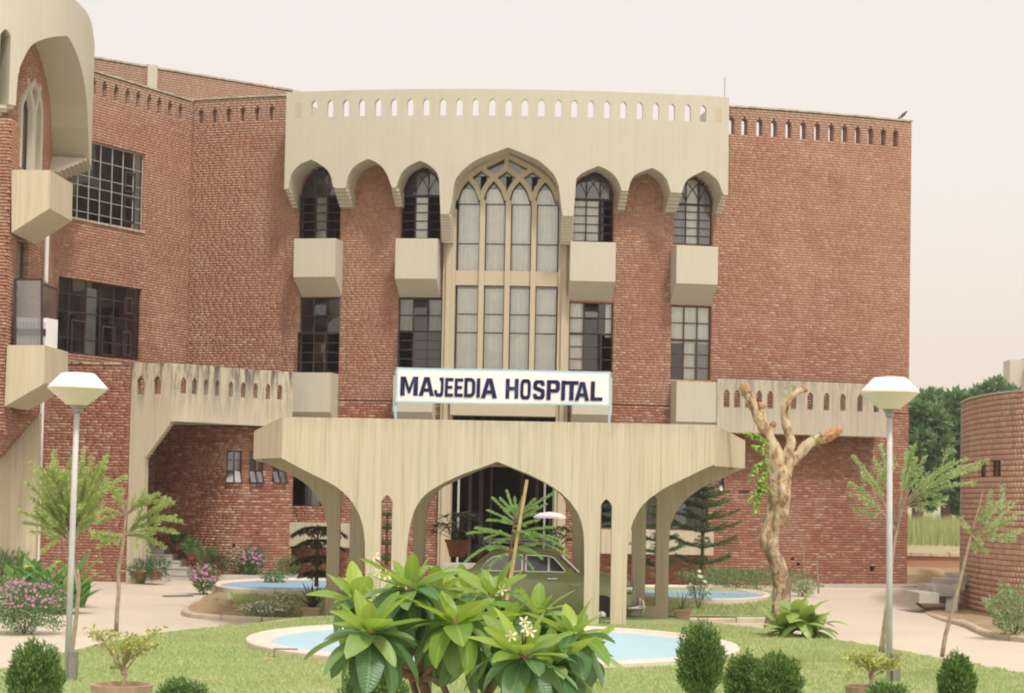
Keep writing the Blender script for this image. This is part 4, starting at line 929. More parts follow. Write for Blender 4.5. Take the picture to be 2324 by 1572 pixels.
# ------------------------------------------------------------------ banner
def make_banner():
    c = [at(900, 833, 34.3), at(1386, 843, 34.3), at(1385, 921, 34.3), at(897, 913, 34.3)]
    T = thing('sign_banner', 'long white cloth banner with blue edging and dark blue hospital name above the porch', 'banner', (c[3].x, 34.3, zft))
    mb = MB(); n = 24; rows = 4
    def P(u, v, o=0):
        a = c[0].lerp(c[1], u); b = c[3].lerp(c[2], u); p = a.lerp(b, v); p.z += .008*math.sin(u*9+v)*(1-abs(2*v-1)*.2)*(1 if v > .5 else -.6); p.y += .005*math.sin(u*14+v*3)-o; return p
    for i in range(n):
        for j in range(rows):
            mb.poly([P(i/n, (j+1)/rows), P((i+1)/n, (j+1)/rows), P((i+1)/n, j/rows), P(i/n, j/rows)])
    mb.build('cloth', mcloth, T)
    mb = MB(); wv = .045
    for i in range(n):
        for v0, v1 in ((0, wv), (1-wv, 1)): mb.poly([P(i/n, v1, .004), P((i+1)/n, v1, .004), P((i+1)/n, v0, .004), P(i/n, v0, .004)])
    for u0, u1 in ((0, .008), (.992, 1)): 
        for j in range(rows): mb.poly([P(u0, (j+1)/rows, .005), P(u1, (j+1)/rows, .005), P(u1, j/rows, .005), P(u0, j/rows, .005)])
    mb.build('edging', medge, T)
    for x, y in ((899, 880), (1384, 895)):
        p = at(x, y, 34.34); mb = MB(); mb.bar((p.x, 34.36, zft-.3), (p.x, 34.36, at(x, y-40, 34.3).z), .045); mb.build('post', medge, T)
    # letters: strokes given on a 0..1 grid (width, height), painted by hand with a broad brush
    G = {
     'M': [[(0, 0), (0, 1), (.30, 1), (.5, .42), (.70, 1), (1, 1), (1, 0), (.74, 0), (.76, .72), (.56, .12), (.44, .12), (.24, .72), (.26, 0)]],
     'A': [[(0, 0), (.33, 1), (.67, 1), (1, 0), (.72, 0), (.66, .22), (.34, .22), (.28, 0)], [(.39, .40), (.61, .40), (.5, .78)]],
     'J': [[(.55, 1), (1, 1), (1, .24), (.93, .08), (.78, 0), (.28, 0), (.08, .08), (0, .26), (0, .36), (.30, .36), (.32, .24), (.40, .19), (.62, .19), (.70, .26), (.70, .82), (.55, .82)]],
     'E': [[(0, 0), (0, 1), (1, 1), (1, .82), (.36, .82), (.36, .59), (.88, .59), (.88, .42), (.36, .42), (.36, .18), (1, .18), (1, 0)]],
     'D': [[(0, 0), (0, 1), (.62, 1), (.86, .93), (1, .76), (1, .24), (.86, .07), (.62, 0)], [(.30, .18), (.60, .18), (.70, .28), (.70, .72), (.60, .82), (.30, .82)]],
     'I': [[(0, 0), (0, 1), (1, 1), (1, 0)]],
     'H': [[(0, 0), (0, 1), (.30, 1), (.30, .6), (.70, .6), (.70, 1), (1, 1), (1, 0), (.70, 0), (.70, .42), (.30, .42), (.30, 0)]],
     'O': [[(.22, 0), (.06, .1), (0, .26), (0, .74), (.06, .9), (.22, 1), (.78, 1), (.94, .9), (1, .74), (1, .26), (.94, .1), (.78, 0)], [(.38, .18), (.64, .18), (.70, .26), (.70, .74), (.64, .82), (.38, .82), (.31, .74), (.31, .26)]],
     'S': [[(0, .30), (.04, .1), (.2, 0), (.8, 0), (.96, .1), (1, .24), (1, .42), (.93, .53), (.36, .66), (.33, .72), (.38, .82), (.62, .82), (.67, .7), (.97, .7), (.95, .9), (.8, 1), (.2, 1), (.05, .9), (0, .76), (0, .6), (.1, .5), (.64, .37), (.68, .3), (.62, .18), (.36, .18), (.31, .30)]],
     'P': [[(0, 0), (0, 1), (.8, 1), (.95, .92), (1, .8), (1, .56), (.94, .44), (.8, .37), (.32, .37), (.32, 0)], [(.32, .55), (.62, .55), (.69, .61), (.69, .75), (.62, .82), (.32, .82)]],
     'T': [[(.34, 0), (.34, .81), (0, .81), (0, 1), (1, 1), (1, .81), (.66, .81), (.66, 0)]],
     'L': [[(0, 0), (0, 1), (.34, 1), (.34, .18), (1, .18), (1, 0)]]}
    # (char, left, right, top, bottom) in the survey pixels
    LT = [('M', 908, 948, 854, 897), ('A', 950, 985, 855, 898), ('J', 985, 1006, 856, 900), ('E', 1009, 1028, 857, 900), ('E', 1031, 1050, 858, 900), ('D', 1053, 1078, 857, 901), ('I', 1081, 1089, 858, 902), ('A', 1091, 1128, 858, 903),
          ('H', 1147, 1176, 859, 904), ('O', 1180, 1204, 860, 906), ('S', 1209, 1236, 862, 906), ('P', 1240, 1270, 862, 907), ('I', 1273, 1282, 863, 908), ('T', 1281, 1312, 864, 908), ('A', 1304, 1337, 866, 909), ('L', 1340, 1367, 865, 909)]
    from mathutils.geometry import tessellate_polygon
    for ch_, x0, x1, yt, yb in LT:
        loops = G[ch_]; vs_ = []; L3 = []
        for lp in loops:
            q = [at(x0+(x1-x0)*u+(v*1.5), yb+(yt-yb)*v+u*(x1-x0)*.012, 34.286) for u, v in lp]; L3.append([Vector((p.x, p.z, 0)) for p in q]); vs_ += [(p.x, 34.286, p.z) for p in q]
        tr = tessellate_polygon(L3); mb = MB(); mb.v = vs_; mb.f = [tuple(t) for t in tr]; mb.m = [0]*len(tr)
        mb.build('letter', mink, T)
mcloth = simple('white cloth', (.82, .80, .81), .9, .04, 2); medge = simple('pale blue paint', (.38, .60, .70), .8, .08, 5)
mink, nt_, b_ = base_mat('dark blue brushed paint', .8, .2); f_ = noise(nt_, coords(nt_, (3, 3, 1.2)), 2.2, 3, .6); nt_.links.new(ramp(nt_, f_, [(.35, (.010, .011, .045)), (.6, (.018, .022, .08)), (.78, (.06, .08, .19))]), b_.inputs['Base Color'])
make_banner()
# ------------------------------------------------------------------ kerbs, beds, pools, lawn
def kerb(px, name, label, z=0.0, w=.16, h=.13, L=.9, closed=False):
    P = smooth_pts([ground(x, y, z) for x, y in px], .15); d = [0]
    for a, b in zip(P[:-1], P[1:]): d.append(d[-1]+(b-a).length)
    def pos(s): 
        s = min(max(s, 0), d[-1]); i = max(0, min(len(P)-2, int(np.searchsorted(d, s))-1)); t = (s-d[i])/max(1e-6, d[i+1]-d[i]); return P[i].lerp(P[i+1], t), (P[i+1]-P[i]).normalized()
    T = thing(name, label, 'kerb', tuple(P[0])); T['kind'] = 'structure'; s = 0
    while s < d[-1]-.1:
        e = min(s+L*random.uniform(.9, 1.1), d[-1]); mb = MB(); k = max(2, int((e-s)/.2)); jz = random.uniform(-.008, .012); prof = [(-w/2, 0), (-w/2, h*.75), (-w*.3, h), (w*.3, h), (w/2, h*.75), (w/2, 0)]; rows = []
        for i in range(k+1):
            p, t = pos(s+.012+(e-s-.024)*i/k); n = Vector((t.y, -t.x, 0)); rows.append([p+n*o+Vector((0, 0, zz+jz-.02)) for o, zz in prof])
        for r1, r2 in zip(rows[:-1], rows[1:]):
            for j in range(5): mb.poly([r1[j], r2[j], r2[j+1], r1[j+1]])
        mb.poly(rows[0]); mb.poly(rows[-1][::-1]); mb.build('kerb_stone', M['kerb'], T); s = e
    return P
def area(name, P, mat, z, kind='structure'):
    mb = MB(); mb.poly([(p.x, p.y, z(p.x, p.y) if callable(z) else z) for p in P]); return tag(mb.build(name, mat), kind=kind)
kl = kerb([(498, 1352), (470, 1362), (438, 1377), (420, 1390), (428, 1398), (460, 1403), (510, 1407), (570, 1411), (640, 1412.5), (742, 1413)], 'kerb', 'curved kerb of pale concrete blocks round the left garden bed')
kr = kerb([(1500, 1411), (1560, 1411), (1620, 1411), (1680, 1411), (1737, 1411), (1765, 1409), (1790, 1395), (1800, 1375)], 'kerb', 'straight kerb of pale blocks below the right pool garden')
kq = kerb([(2068, 1374), (2085, 1384), (2110, 1399), (2150, 1412), (2195, 1422), (2225, 1436), (2262, 1448), (2340, 1458)], 'kerb', 'curved kerb of blocks in front of the round building', L=.55)
zg = lambda x, y: gz(x, y)+.06
area('earth_bed', kl+[ground(742, 1345), ground(500, 1345)], M['earth'], lambda x, y: gz(x, y)+.05)
area('garden_lawn', [ground(x, y) for x, y in ((512, 1345), (520, 1385), (505, 1398), (600, 1404), (742, 1406), (840, 1402), (840, 1340), (760, 1330), (560, 1330))], M['lawn'], lambda x, y: gz(x, y)+.07)
area('garden_lawn', [ground(x, y) for x, y in ((1420, 1404), (1735, 1405), (1765, 1402), (1788, 1388), (1795, 1370), (1760, 1345), (1420, 1335))], M['lawn'], lambda x, y: gz(x, y)+.07)
area('earth_bed', kq+[ground(2340, 1420), ground(2180, 1380), ground(2100, 1365)], M['earth'], lambda x, y: gz(x, y)+.05)
def pool(c, rx, ry, z, rim_w, mat, label, name='pool', n=72, zg_=0, rot=0):
    T = thing(name, label, 'pool', (c[0], c[1], z)); mb = MB(); P = []
    def e(a, k): x, y = (rx+k)*math.cos(a), (ry+k)*math.sin(a); return c[0]+x*math.cos(rot)-y*math.sin(rot), c[1]+x*math.sin(rot)+y*math.cos(rot)
    for i in range(n):
        a, b = 2*math.pi*i/n, 2*math.pi*(i+1)/n
        for (k0, z0_), (k1, z1_) in (((0, zg_-.1), (0, z-.02)), ((0, z-.02), (-.02, z)), ((-.02, z), (-rim_w+.02, z)), ((-rim_w+.02, z), (-rim_w, z-.02)), ((-rim_w, z-.02), (-rim_w-.1, z-.08))):
            mb.poly([(*e(a, k0), z0_), (*e(b, k0), z0_), (*e(b, k1), z1_), (*e(a, k1), z1_)])
    mb.build('rim', M['rim'], T); mb = MB(); mb.poly([(*e(2*math.pi*i/n, -rim_w-.08), z-.05) for i in range(n)]); mb.build('basin', mat, T); return T
zp = .40; L_, R_ = ground(552, 1446, zp), ground(1682, 1466, zp); nr, fr2 = ground(1117, 1503, zp), ground(1117, 1411, zp)
cx_, cy_ = (L_.x+R_.x)/2, (nr.y+fr2.y)/2; print('pool', L_, R_, nr, fr2)
POOL = (cx_, cy_, (R_.x-L_.x)/2, (fr2.y-nr.y)/2)
pool((cx_, cy_), (R_.x-L_.x)/2, (fr2.y-nr.y)/2, zp, .32, M['pool'], 'large round shallow pool painted pale blue on the front lawn', zg_=.1)
a, b, c_, d_ = ground(478, 1322, .3), ground(860, 1325, .3), ground(650, 1338, .3), ground(650, 1310, .3)
pool(((a.x+b.x)/2, (c_.y+d_.y)/2), (b.x-a.x)/2, (d_.y-c_.y)/2, .3, .14, M['pool2'], 'narrow blue pool in the left garden below the brick wall')
a, b, c_, d_ = ground(1400, 1340, .3), ground(1760, 1350, .3), ground(1590, 1357, .3), ground(1590, 1327, .3)
pool(((a.x+b.x)/2, (c_.y+d_.y)/2), (b.x-a.x)/2, (d_.y-c_.y)/2, .3, .14, M['pool2'], 'narrow blue pool in the right garden behind the bare tree')
# front lawn, a gentle mound
LE = [(-120, 1548), (0, 1538), (60, 1522), (120, 1502), (180, 1489), (230, 1476), (330, 1458), (440, 1444), (560, 1434), (660, 1420), (800, 1412), (1117, 1406), (1400, 1412), (1560, 1424), (1690, 1438), (1760, 1447), (1850, 1461), (1950, 1477), (2040, 1492), (2120, 1508), (2220, 1526), (2330, 1546), (2450, 1560)]
EP = smooth_pts([ground(x, y, .05) for x, y in LE], .5)
def lawn_z(x, y, d): return .05+.27*min(1, d/1.6)**.6
mb = MB(); rowsN = 7; cen = Vector((cx_, 8, 0)); grid = []
for p in EP:
    dvec = Vector((cx_*.3, 4, 0))-Vector((p.x, p.y, 0)); Ld = dvec.length; dn = dvec/Ld
    grid.append([Vector((p.x, p.y, 0))+dn*q+Vector((0, 0, .05+.27*min(1, q/1.6)**.6)) for q in (0, .15, .4, .8, 1.6, Ld*.5, Ld)])
for g, h in zip(grid[:-1], grid[1:]):
    for j in range(6): mb.poly([g[j], g[j+1], h[j+1], h[j]])
tag(mb.build('lawn', M['lawn'], smooth=True), kind='structure')
def inside_lawn(x, y):
    if ((x-POOL[0])/POOL[2])**2+((y-POOL[1])/POOL[3])**2 < 1.0: return None
    best = 99
    for p in EP:
        if abs(p.x-x) < .6: best = min(best, p.y-y)
    if best == 99 or best < 0: return None
    return .05+.27*min(1, best/1.6)**.6
def blades(name, pts, h, mat, wd=.012, lean=.5):
    V = []; F = []
    for (x, y, z) in pts:
        a = random.uniform(0, 6.28); hh = h*random.uniform(.5, 1.3); l = hh*lean*random.random(); b = random.uniform(0, 6.28); n = len(V)
        V += [(x-math.cos(a)*wd, y-math.sin(a)*wd, z), (x+math.cos(a)*wd, y+math.sin(a)*wd, z), (x+math.cos(b)*l, y+math.sin(b)*l, z+hh)]; F.append((n, n+1, n+2))
    return tag(npmesh(name, V, F, mat), kind='stuff')
pts = []
while len(pts) < 110000:
    y = 13+21*random.random()**.8; x = random.uniform(-.31, .31)*y; z = inside_lawn(x, y)
    if z is not None: pts.append((x, y, z-.005))
blades('grass', pts, .042, M['grass'], .011)
pts = []
def in_poly(x, y, P):
    c = False; j = len(P)-1
    for i in range(len(P)):
        if ((P[i].y > y) != (P[j].y > y)) and (x < (P[j].x-P[i].x)*(y-P[i].y)/(P[j].y-P[i].y)+P[i].x): c = not c
        j = i
    return c
for gp in ([(522, 1345), (528, 1385), (540, 1398), (742, 1403), (800, 1400), (800, 1345)], [(1420, 1402), (1735, 1404), (1785, 1388), (1790, 1372), (1755, 1358), (1420, 1350)]):
    P = [ground(x, y) for x, y in gp]; x0, x1, y0, y1 = min(p.x for p in P), max(p.x for p in P), min(p.y for p in P), max(p.y for p in P); k = 0
    while k < 7000:
        x, y = random.uniform(x0, x1), random.uniform(y0, y1)
        if in_poly(x, y, P): pts.append((x, y, gz(x, y)+.065)); k += 1
blades('grass', pts, .07, M['grass'], .016)
# dry soil heap in the left bed
mb = MB(); c0 = ground(490, 1378); n = 18; m = 10; R0 = []
for i in range(m+1):
    row = []
    for j in range(n):
        a = 2*math.pi*j/n; r = i/m; hh = .14*(1-r**2)*(1+.35*random.uniform(-1, 1)); row.append(Vector((c0.x+r*math.cos(a)*.62, c0.y+r*math.sin(a)*2.0, .06+hh*(1 if i < m else 0))))
    R0.append(row)
for i in range(m):
    for j in range(n): mb.poly([R0[i][j], R0[i+1][j], R0[i+1][(j+1) % n], R0[i][(j+1) % n]])
tag(mb.build('soil_heap', M['earth'], smooth=True), 'low heap of dry tan soil and straw inside the left kerb', 'soil heap')
# pale patch and iron cover on the paving
mb = MB(); mb.poly([tuple(ground(x, y)+Vector((0, 0, .004))) for x, y in ((500, 1375.5), (542, 1374), (548, 1377), (505, 1378.5))]); 
g = [ground(x, y) for x, y in ((368, 1350), (437, 1349), (440, 1352.5), (370, 1353.5))]; mb = MB(); mb.poly([(p.x, p.y, gz(p.x, p.y)+.003) for p in g]); tag(mb.build('drain_cover', M['metal']), 'dark flat drain cover set in the paving near the steps', 'drain cover')
# ------------------------------------------------------------------ right side: terraces, steps, field
mb = MB(); mb.poly([(12, 57, 1.1), (60, 57, 1.1), (60, 66, 1.35), (12, 66, 1.35)]); mb.poly([(12, 66, 1.35), (60, 66, 1.35), (1500, 1500, 6), (-1500, 1500, 6), (-60, 90, 1.5), (12, 90, 1.5)]); tag(mb.build('field', M['field']), kind='structure')
for (x, zt_, y0, lab) in ((0, 1.15, 56.8, 'upper brick retaining wall with pale capping blocks between the two buildings'), (1, .75, 55.0, 'lower broken earth retaining wall above the grey slabs')):
    T = thing('retaining_wall', lab, 'wall', (16, y0, 0)); mb = MB(); mb.box(12.0, y0, 0, 24, y0+.4, zt_-.08)
    if x: 
        mb = MB(); rows = []
        for i in range(26):
            xx = 12+12*i/25; rows.append([Vector((xx, y0-.7+random.uniform(-.15, .15), .15)), Vector((xx, y0-.4+random.uniform(-.2, .2), .35)), Vector((xx, y0-.1+random.uniform(-.15, .15), .55)), Vector((xx, y0+.3, zt_+random.uniform(-.1, .06))), Vector((xx, y0+2, zt_))])
        for g, h in zip(rows[:-1], rows[1:]):
            for j in range(4): mb.poly([g[j], h[j], h[j+1], g[j+1]])
    mb.build('bank' if x else 'wall', M['earth'] if x else M['brick_low'], T)
    if not x:
        for i in range(20): mb = MB(); mb.box(12.0+i*.6+.01, y0-.08, zt_-.08, 12.6+i*.6-.01, y0+.5, zt_+random.uniform(.02, .05)); mb.build('capping_block', M['kerb'], T)
T = thing('slab_steps', 'four cantilevered grey concrete slab steps rising to the round building', 'steps', tuple(ground(2080, 1368)))
for k, (x0, y0_, x1, d, hpx) in enumerate(((2055, 1338, 2102, 44.2, 28), (2085, 1322, 2133, 44.6, 26), (2115, 1309, 2160, 45.0, 24), (2146, 1298, 2182, 45.4, 24))):
    a = at(x0, y0_, d); b = at(x1, y0_, d); mb = MB(); z = a.z; mb.hexa([(a.x+.16, d-.8, z-.27), (b.x+.14, d-.75, z-.27), (b.x, d+.1, z-.27), (a.x, d+.1, z-.27), (a.x+.16, d-.8, z-.02), (b.x+.14, d-.75, z-.02), (b.x, d+.1, z), (a.x, d+.1, z)]); mb.build('step', M['step'], T)
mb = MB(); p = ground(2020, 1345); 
g = [ground(x, y) for x, y in ((2060, 1352), (2110, 1396), (2170, 1412), (2185, 1375), (2150, 1345))]; mb.poly([(p.x, p.y, gz(p.x, p.y)+.008) for p in g]); tag(mb.build('hollow_shade', M['dark']), 'flat dark sheet painting the shaded hollow below the slab steps', 'hollow')  # flat sheet on the ground, its dark colour painted for the hollow's shade
g = [at(2146, 1362, 44.2), at(2176, 1330, 44.2), at(2186, 1400, 44.2), at(2150, 1400, 43.5)]
mb = MB(); a, b = at(2150, 1378, 44), at(2170, 1325, 44); mb.bar((a.x, 43.6, .05), (b.x, 44.3, b.z), .28, .1); tag(mb.build('prop_slab', M['step']), 'leaning grey slab propped against the round building by the dark hollow', 'slab')
# far building and far trees come with the plants
T = thing('far_building', 'pale hazy block of flats far behind the trees at the right edge', 'building', (40, 150, 0)); a, b = at(2292, 816, 150), at(2400, 816, 150)
mb = MB(); mb.box(a.x, 150, 0, a.x+3, 152, a.z); mb.box(a.x+1.4, 149, 0, b.x, 151.5, a.z+.2); mb.box(a.x+1.2, 148.8, 0, b.x+2, 151, a.z-3.2); mb.build('wall', simple('pale render', (.55, .5, .44), .9, .05, 1), T)
for i in range(3):
    mb = MB(); x = a.x+2.2+i*1.1; mb.box(x, 148.7, a.z-2.6, x+.6, 148.99, a.z-1.4); mb.build('window', M['dark'], T)
mb = MB(); mb.box(a.x+1, 148.2, a.z-3.4, b.x, 148.9, a.z-3.1); mb.build('balcony', M['conc'], T)
# ------------------------------------------------------------------ plants: generators
def rv(n): v = np.random.normal(size=(n, 3)); return v/np.linalg.norm(v, axis=1)[:, None]
def leafmesh(P, D, L, Wd, flat=0.0):
    P = np.asarray(P, float); D = np.asarray(D, float); n = len(P); D = D/np.maximum(1e-6, np.linalg.norm(D, axis=1))[:, None]
    S_ = np.cross(D, rv(n)+np.array([0, 0, flat*2.0])); S_ /= np.maximum(1e-6, np.linalg.norm(S_, axis=1))[:, None]
    L = np.broadcast_to(np.asarray(L, float), (n,))[:, None]; Wd = np.broadcast_to(np.asarray(Wd, float), (n,))[:, None]; m = P+D*L*.5
    V = np.stack([P, m-S_*Wd/2, P+D*L, m+S_*Wd/2], 1).reshape(-1, 3); F = np.arange(4*n).reshape(-1, 4); return V, F
def leafobj(name, P, D, L, Wd, mat, parent=None, flat=0.0, kind='stuff'):
    V, F = leafmesh(P, D, L, Wd, flat); o = npmesh(name, V, F, mat, parent)
    if kind: o['kind'] = kind
    return o
LM = {}
LM['thuja'] = leaf_mat('thuja green', (.05, .115, .03), (.14, .26, .065), .25, .6, (.26, .38, .12))
LM['brush'] = leaf_mat('bottlebrush leaf', (.22, .35, .12), (.40, .52, .22), .4, .5, (.62, .66, .36))
LM['brush2'] = leaf_mat('pale feathery leaf', (.20, .36, .15), (.36, .52, .25), .4, .5, (.55, .64, .42))
LM['arau'] = leaf_mat('dark conifer needle', (.03, .085, .035), (.075, .16, .055), .15, .55, (.20, .27, .08))
LM['arau_dark'] = leaf_mat('brown green conifer needle', (.035, .045, .028), (.07, .085, .045), .1, .6, (.17, .20, .08))
LM['sapling'] = leaf_mat('fresh conifer needle', (.17, .34, .13), (.30, .50, .20), .35, .5, (.50, .64, .32))
LM['far'] = leaf_mat('hazed far tree leaf', (.075, .165, .08), (.16, .28, .14), .2, .6)  # distance haze put into the colour as a lighter green
LM['shrub'] = leaf_mat('dark shrub leaf', (.06, .14, .06), (.15, .27, .11), .3, .5, (.36, .45, .24))
LM['pale'] = leaf_mat('grey green shrub leaf', (.17, .26, .14), (.38, .46, .30), .25, .6, (.72, .74, .62))
LM['yellow'] = leaf_mat('yellow green leaf', (.16, .26, .06), (.42, .46, .14), .35, .5, (.70, .62, .18))
LM['canna'] = leaf_mat('canna leaf', (.07, .19, .05), (.15, .31, .10), .3, .35, (.26, .34, .10))
LM['ginger'] = leaf_mat('pale ginger leaf', (.16, .29, .07), (.33, .45, .14), .3, .4, (.55, .58, .30))
LM['plum_up'] = leaf_mat('bright frangipani leaf', (.14, .28, .05), (.26, .39, .085), .40, .32, (.38, .50, .08), vein=True)
LM['plum_low'] = leaf_mat('green frangipani leaf', (.065, .16, .065), (.13, .25, .105), .30, .36, (.30, .42, .14), vein=True)
LM['greybush'] = leaf_mat('mid green shrub leaf', (.12, .22, .11), (.26, .38, .20), .3, .5, (.50, .56, .36)); LM['shoots'] = leaf_mat('fresh shoot leaf', (.16, .32, .07), (.34, .50, .13), .35, .45, (.55, .62, .15)); LM['pink'] = leaf_mat('pink petal', (.50, .16, .38), (.66, .30, .52), .3, .6); LM['red'] = leaf_mat('red petal', (.6, .02, .02), (.75, .04, .03), .2, .5)
LM['white'] = leaf_mat('white petal', (.80, .74, .60), (.90, .86, .72), .3, .5); LM['yel'] = leaf_mat('yellow petal', (.75, .5, .05), (.85, .65, .1), .2, .5)
M['cut'] = simple('cut wood', (.46, .26, .14), .85, .35, 14, bmp=.6)
M['bark_mott'] = None
m_, nt_, b_ = base_mat('mottled bare bark', .95, .1); v_ = coords(nt_); c_ = ramp(nt_, noise(nt_, coords(nt_, (1, 1, .45)), 6.5, 7, .75), [(.36, (.16, .10, .07)), (.44, (.30, .20, .13)), (.47, (.46, .27, .15)), (.51, (.54, .44, .28)), (.7, (.64, .56, .40))])
sz_ = N(nt_, 'ShaderNodeSeparateXYZ'); nt_.links.new(v_, sz_.inputs[0]); mm_ = N(nt_, 'ShaderNodeMath', operation='MULTIPLY'); nt_.links.new(maprange(nt_, sz_.outputs[2], 1.5, 2.9, .85, .05), mm_.inputs[0]); nt_.links.new(maprange(nt_, noise(nt_, coords(nt_, (1, 1, .6)), 5, 6, .7), .40, .55, 0, 1), mm_.inputs[1]); c_ = mixc(nt_, mm_.outputs[0], c_, (.185, .125, .095))
nt_.links.new(c_, b_.inputs['Base Color']); bump(nt_, b_, noise(nt_, v_, 12, 6, .7), .7, .05); M['bark_mott'] = m_
def bushpts(n, c, rx, ry, rz, low=0.0):
    d = rv(n); r = np.random.random(n)**(1/3)*(1+.22*np.sin(d[:, 0]*7+d[:, 2]*5)); P = d*r[:, None]*np.array([rx, ry, rz])+np.array(c); P[:, 2] = np.maximum(P[:, 2], low); return P, d
def scale(g): return FPX/(g.y)      # px per metre at that depth
def bush(name, cat, label, cx, by, wpx, hpx, mat, L=.06, Wd=.03, n=1500, z=None, flowers=None, up=.4, depth=None, group=None, stems=True, base=0.0):
    g = ground(cx, by, z) if depth is None else at(cx, by, depth); k = scale(g); rx, h = wpx/2/k, hpx/k; T = thing(name, label, cat, tuple(g), group)
    P, d = bushpts(n, (g.x, g.y, g.z+base+(h-base)*.52), rx, rx*.8, (h-base)*.5, g.z+.01); D = d*.7+rv(n)*.6+np.array([0, 0, up])
    leafobj('leaves', P, D, L*np.random.uniform(.6, 1.3, n), Wd, mat, T)
    if stems:
        mb = MB()
        for i in range(5):
            a = random.uniform(0, 6.28); mb.tube([g, g+Vector((math.cos(a)*rx*.5, math.sin(a)*rx*.4, h*.65))], [.014, .006], 5)
        mb.build('stem', M['bark'], T)
    if flowers:
        fm, fn_, fs = flowers; d = rv(fn_); d[:, 2] = np.abs(d[:, 2])*.9; d[:, 1] = -np.abs(d[:, 1]); d /= np.linalg.norm(d, axis=1)[:, None]
        P = d*np.array([rx, rx*.8, h*.5])*np.random.uniform(.85, 1.08, fn_)[:, None]+np.array((g.x, g.y, g.z+h*.52)); V = []; F = []
        for p in P:
            a0 = random.uniform(0, 6.28); t = Vector((random.uniform(-.5, .5), -.8, random.uniform(.1, .9))).normalized(); x = t.orthogonal().normalized(); y = t.cross(x); c = Vector(p)
            for q in range(5):
                a = a0+q*1.2566; n0 = len(V); V += [tuple(c), tuple(c+(x*math.cos(a-.5)+y*math.sin(a-.5))*fs*.6), tuple(c+(x*math.cos(a)+y*math.sin(a))*fs), tuple(c+(x*math.cos(a+.5)+y*math.sin(a+.5))*fs*.6)]; F.append((n0, n0+1, n0+2, n0+3))
        o = npmesh('flowers', V, F, LM[fm], T); o['kind'] = 'stuff'
    return T
def strap(mb, base, az, el, L, Wd, droop=1.0, seg=6, fold=.25, shape='lance'):
    """one long leaf as a folded strip"""
    p = Vector(base); d = Vector((math.cos(az)*math.cos(el), math.sin(az)*math.cos(el), math.sin(el))); side = Vector((-math.sin(az), math.cos(az), 0)); e = el; n0 = len(mb.v)
    for i in range(seg+1):
        t = i/seg; w = {'lance': math.sin(math.pi*min(1, .08+t*.92))**.7, 'sword': (1-t)**.6 if t > .1 else .8+t, 'oval': math.sin(math.pi*min(1, .04+t*.95))**.9}[shape]*Wd/2
        dn = Vector((math.cos(az)*math.cos(e), math.sin(az)*math.cos(e), math.sin(e))); nrm = side.cross(dn); w = max(w, .001)
        mb.v += [tuple(p-side*w+nrm*w*-fold*-1), tuple(p), tuple(p+side*w+nrm*w*fold)]; p = p+dn*L/seg; e -= droop/seg
    for i in range(seg):
        a = n0+i*3; mb.f += [(a, a+1, a+4, a+3), (a+1, a+2, a+5, a+4)]; mb.m += [mb.mi]*2
def pot(c, r, h, mat, parent, sq=False):
    mb = MB(); n = 4 if sq else 20; rot = math.pi/4 if sq else 0; k = 1.3 if sq else 1
    mb.lathe(c, [(r*.62*k, 0), (r*.9*k, h*.82), (r*k, h*.83), (r*1.04*k, h), (r*.92*k, h), (r*.88*k, h*.9), (.01, h*.88)], n, rot); return mb.build('pot', mat, parent)
# ---- clipped thujas on the lawn
def thuja(label, cx, top, wpx, hpx, depth, lobes=1, seed=0):
    g = at(cx, top, depth); k = FPX/depth; rx, h = wpx/2/k, hpx/k; g = Vector((g.x, g.y, g.z-h)); T = thing('thuja_shrub', label, 'shrub', (g.x, g.y, g.z), 'thuja shrubs on the front lawn')
    n = int(11000*lobes); 
    d = rv(n); r = np.random.random(n)**.45; az = np.arctan2(d[:, 1], d[:, 0]); lump = .95+.07*np.sin(az*3+seed)+.07*np.sin(az*5+d[:, 2]*4+seed*2)+.07*np.sin(d[:, 2]*11+az*2)
    P = d*(r*lump)[:, None]*np.array([rx*1.0, rx*.9, h*.5])+np.array((g.x, g.y, g.z+h*.5)); 
    D = np.stack([d[:, 0]*.45, d[:, 1]*.45, np.full(n, .75)], 1)+rv(n)*.55
    leafobj('foliage', P, D, .048*np.random.uniform(.5, 1.25, n), .013, LM['thuja'], T)
    mb = MB(); mb.tube([g+Vector((0, 0, -.15)), g+Vector((0, 0, h*.6))], [.04, .02], 6); mb.build('trunk', M['bark'], T); return T
thuja('round dark green thuja at the lower left corner beside the lamp post', 80, 1452, 128, 190, 15.5, seed=1)
thuja('rounded thuja top at the bottom edge right of the left clay pot', 410, 1541, 140, 160, 14.5, seed=2)
thuja('dark thuja half hidden under the frangipani branches', 850, 1490, 160, 200, 14, seed=3)
thuja('tall egg shaped thuja at the right end of the round pool', 1592, 1410, 110, 185, 17, seed=4)
thuja('left lobe of the low twin thuja right of the egg shaped one', 1694, 1482, 95, 150, 16, seed=5)
thuja('right lobe of the low twin thuja right of the egg shaped one', 1768, 1482, 112, 150, 15.6, seed=6)
thuja('narrow square topped thuja near the right edge of the lawn', 2172, 1482, 84, 150, 17, seed=7)
thuja('thuja tip at the bottom edge below the right lamp post', 2010, 1551, 120, 120, 15, seed=8)
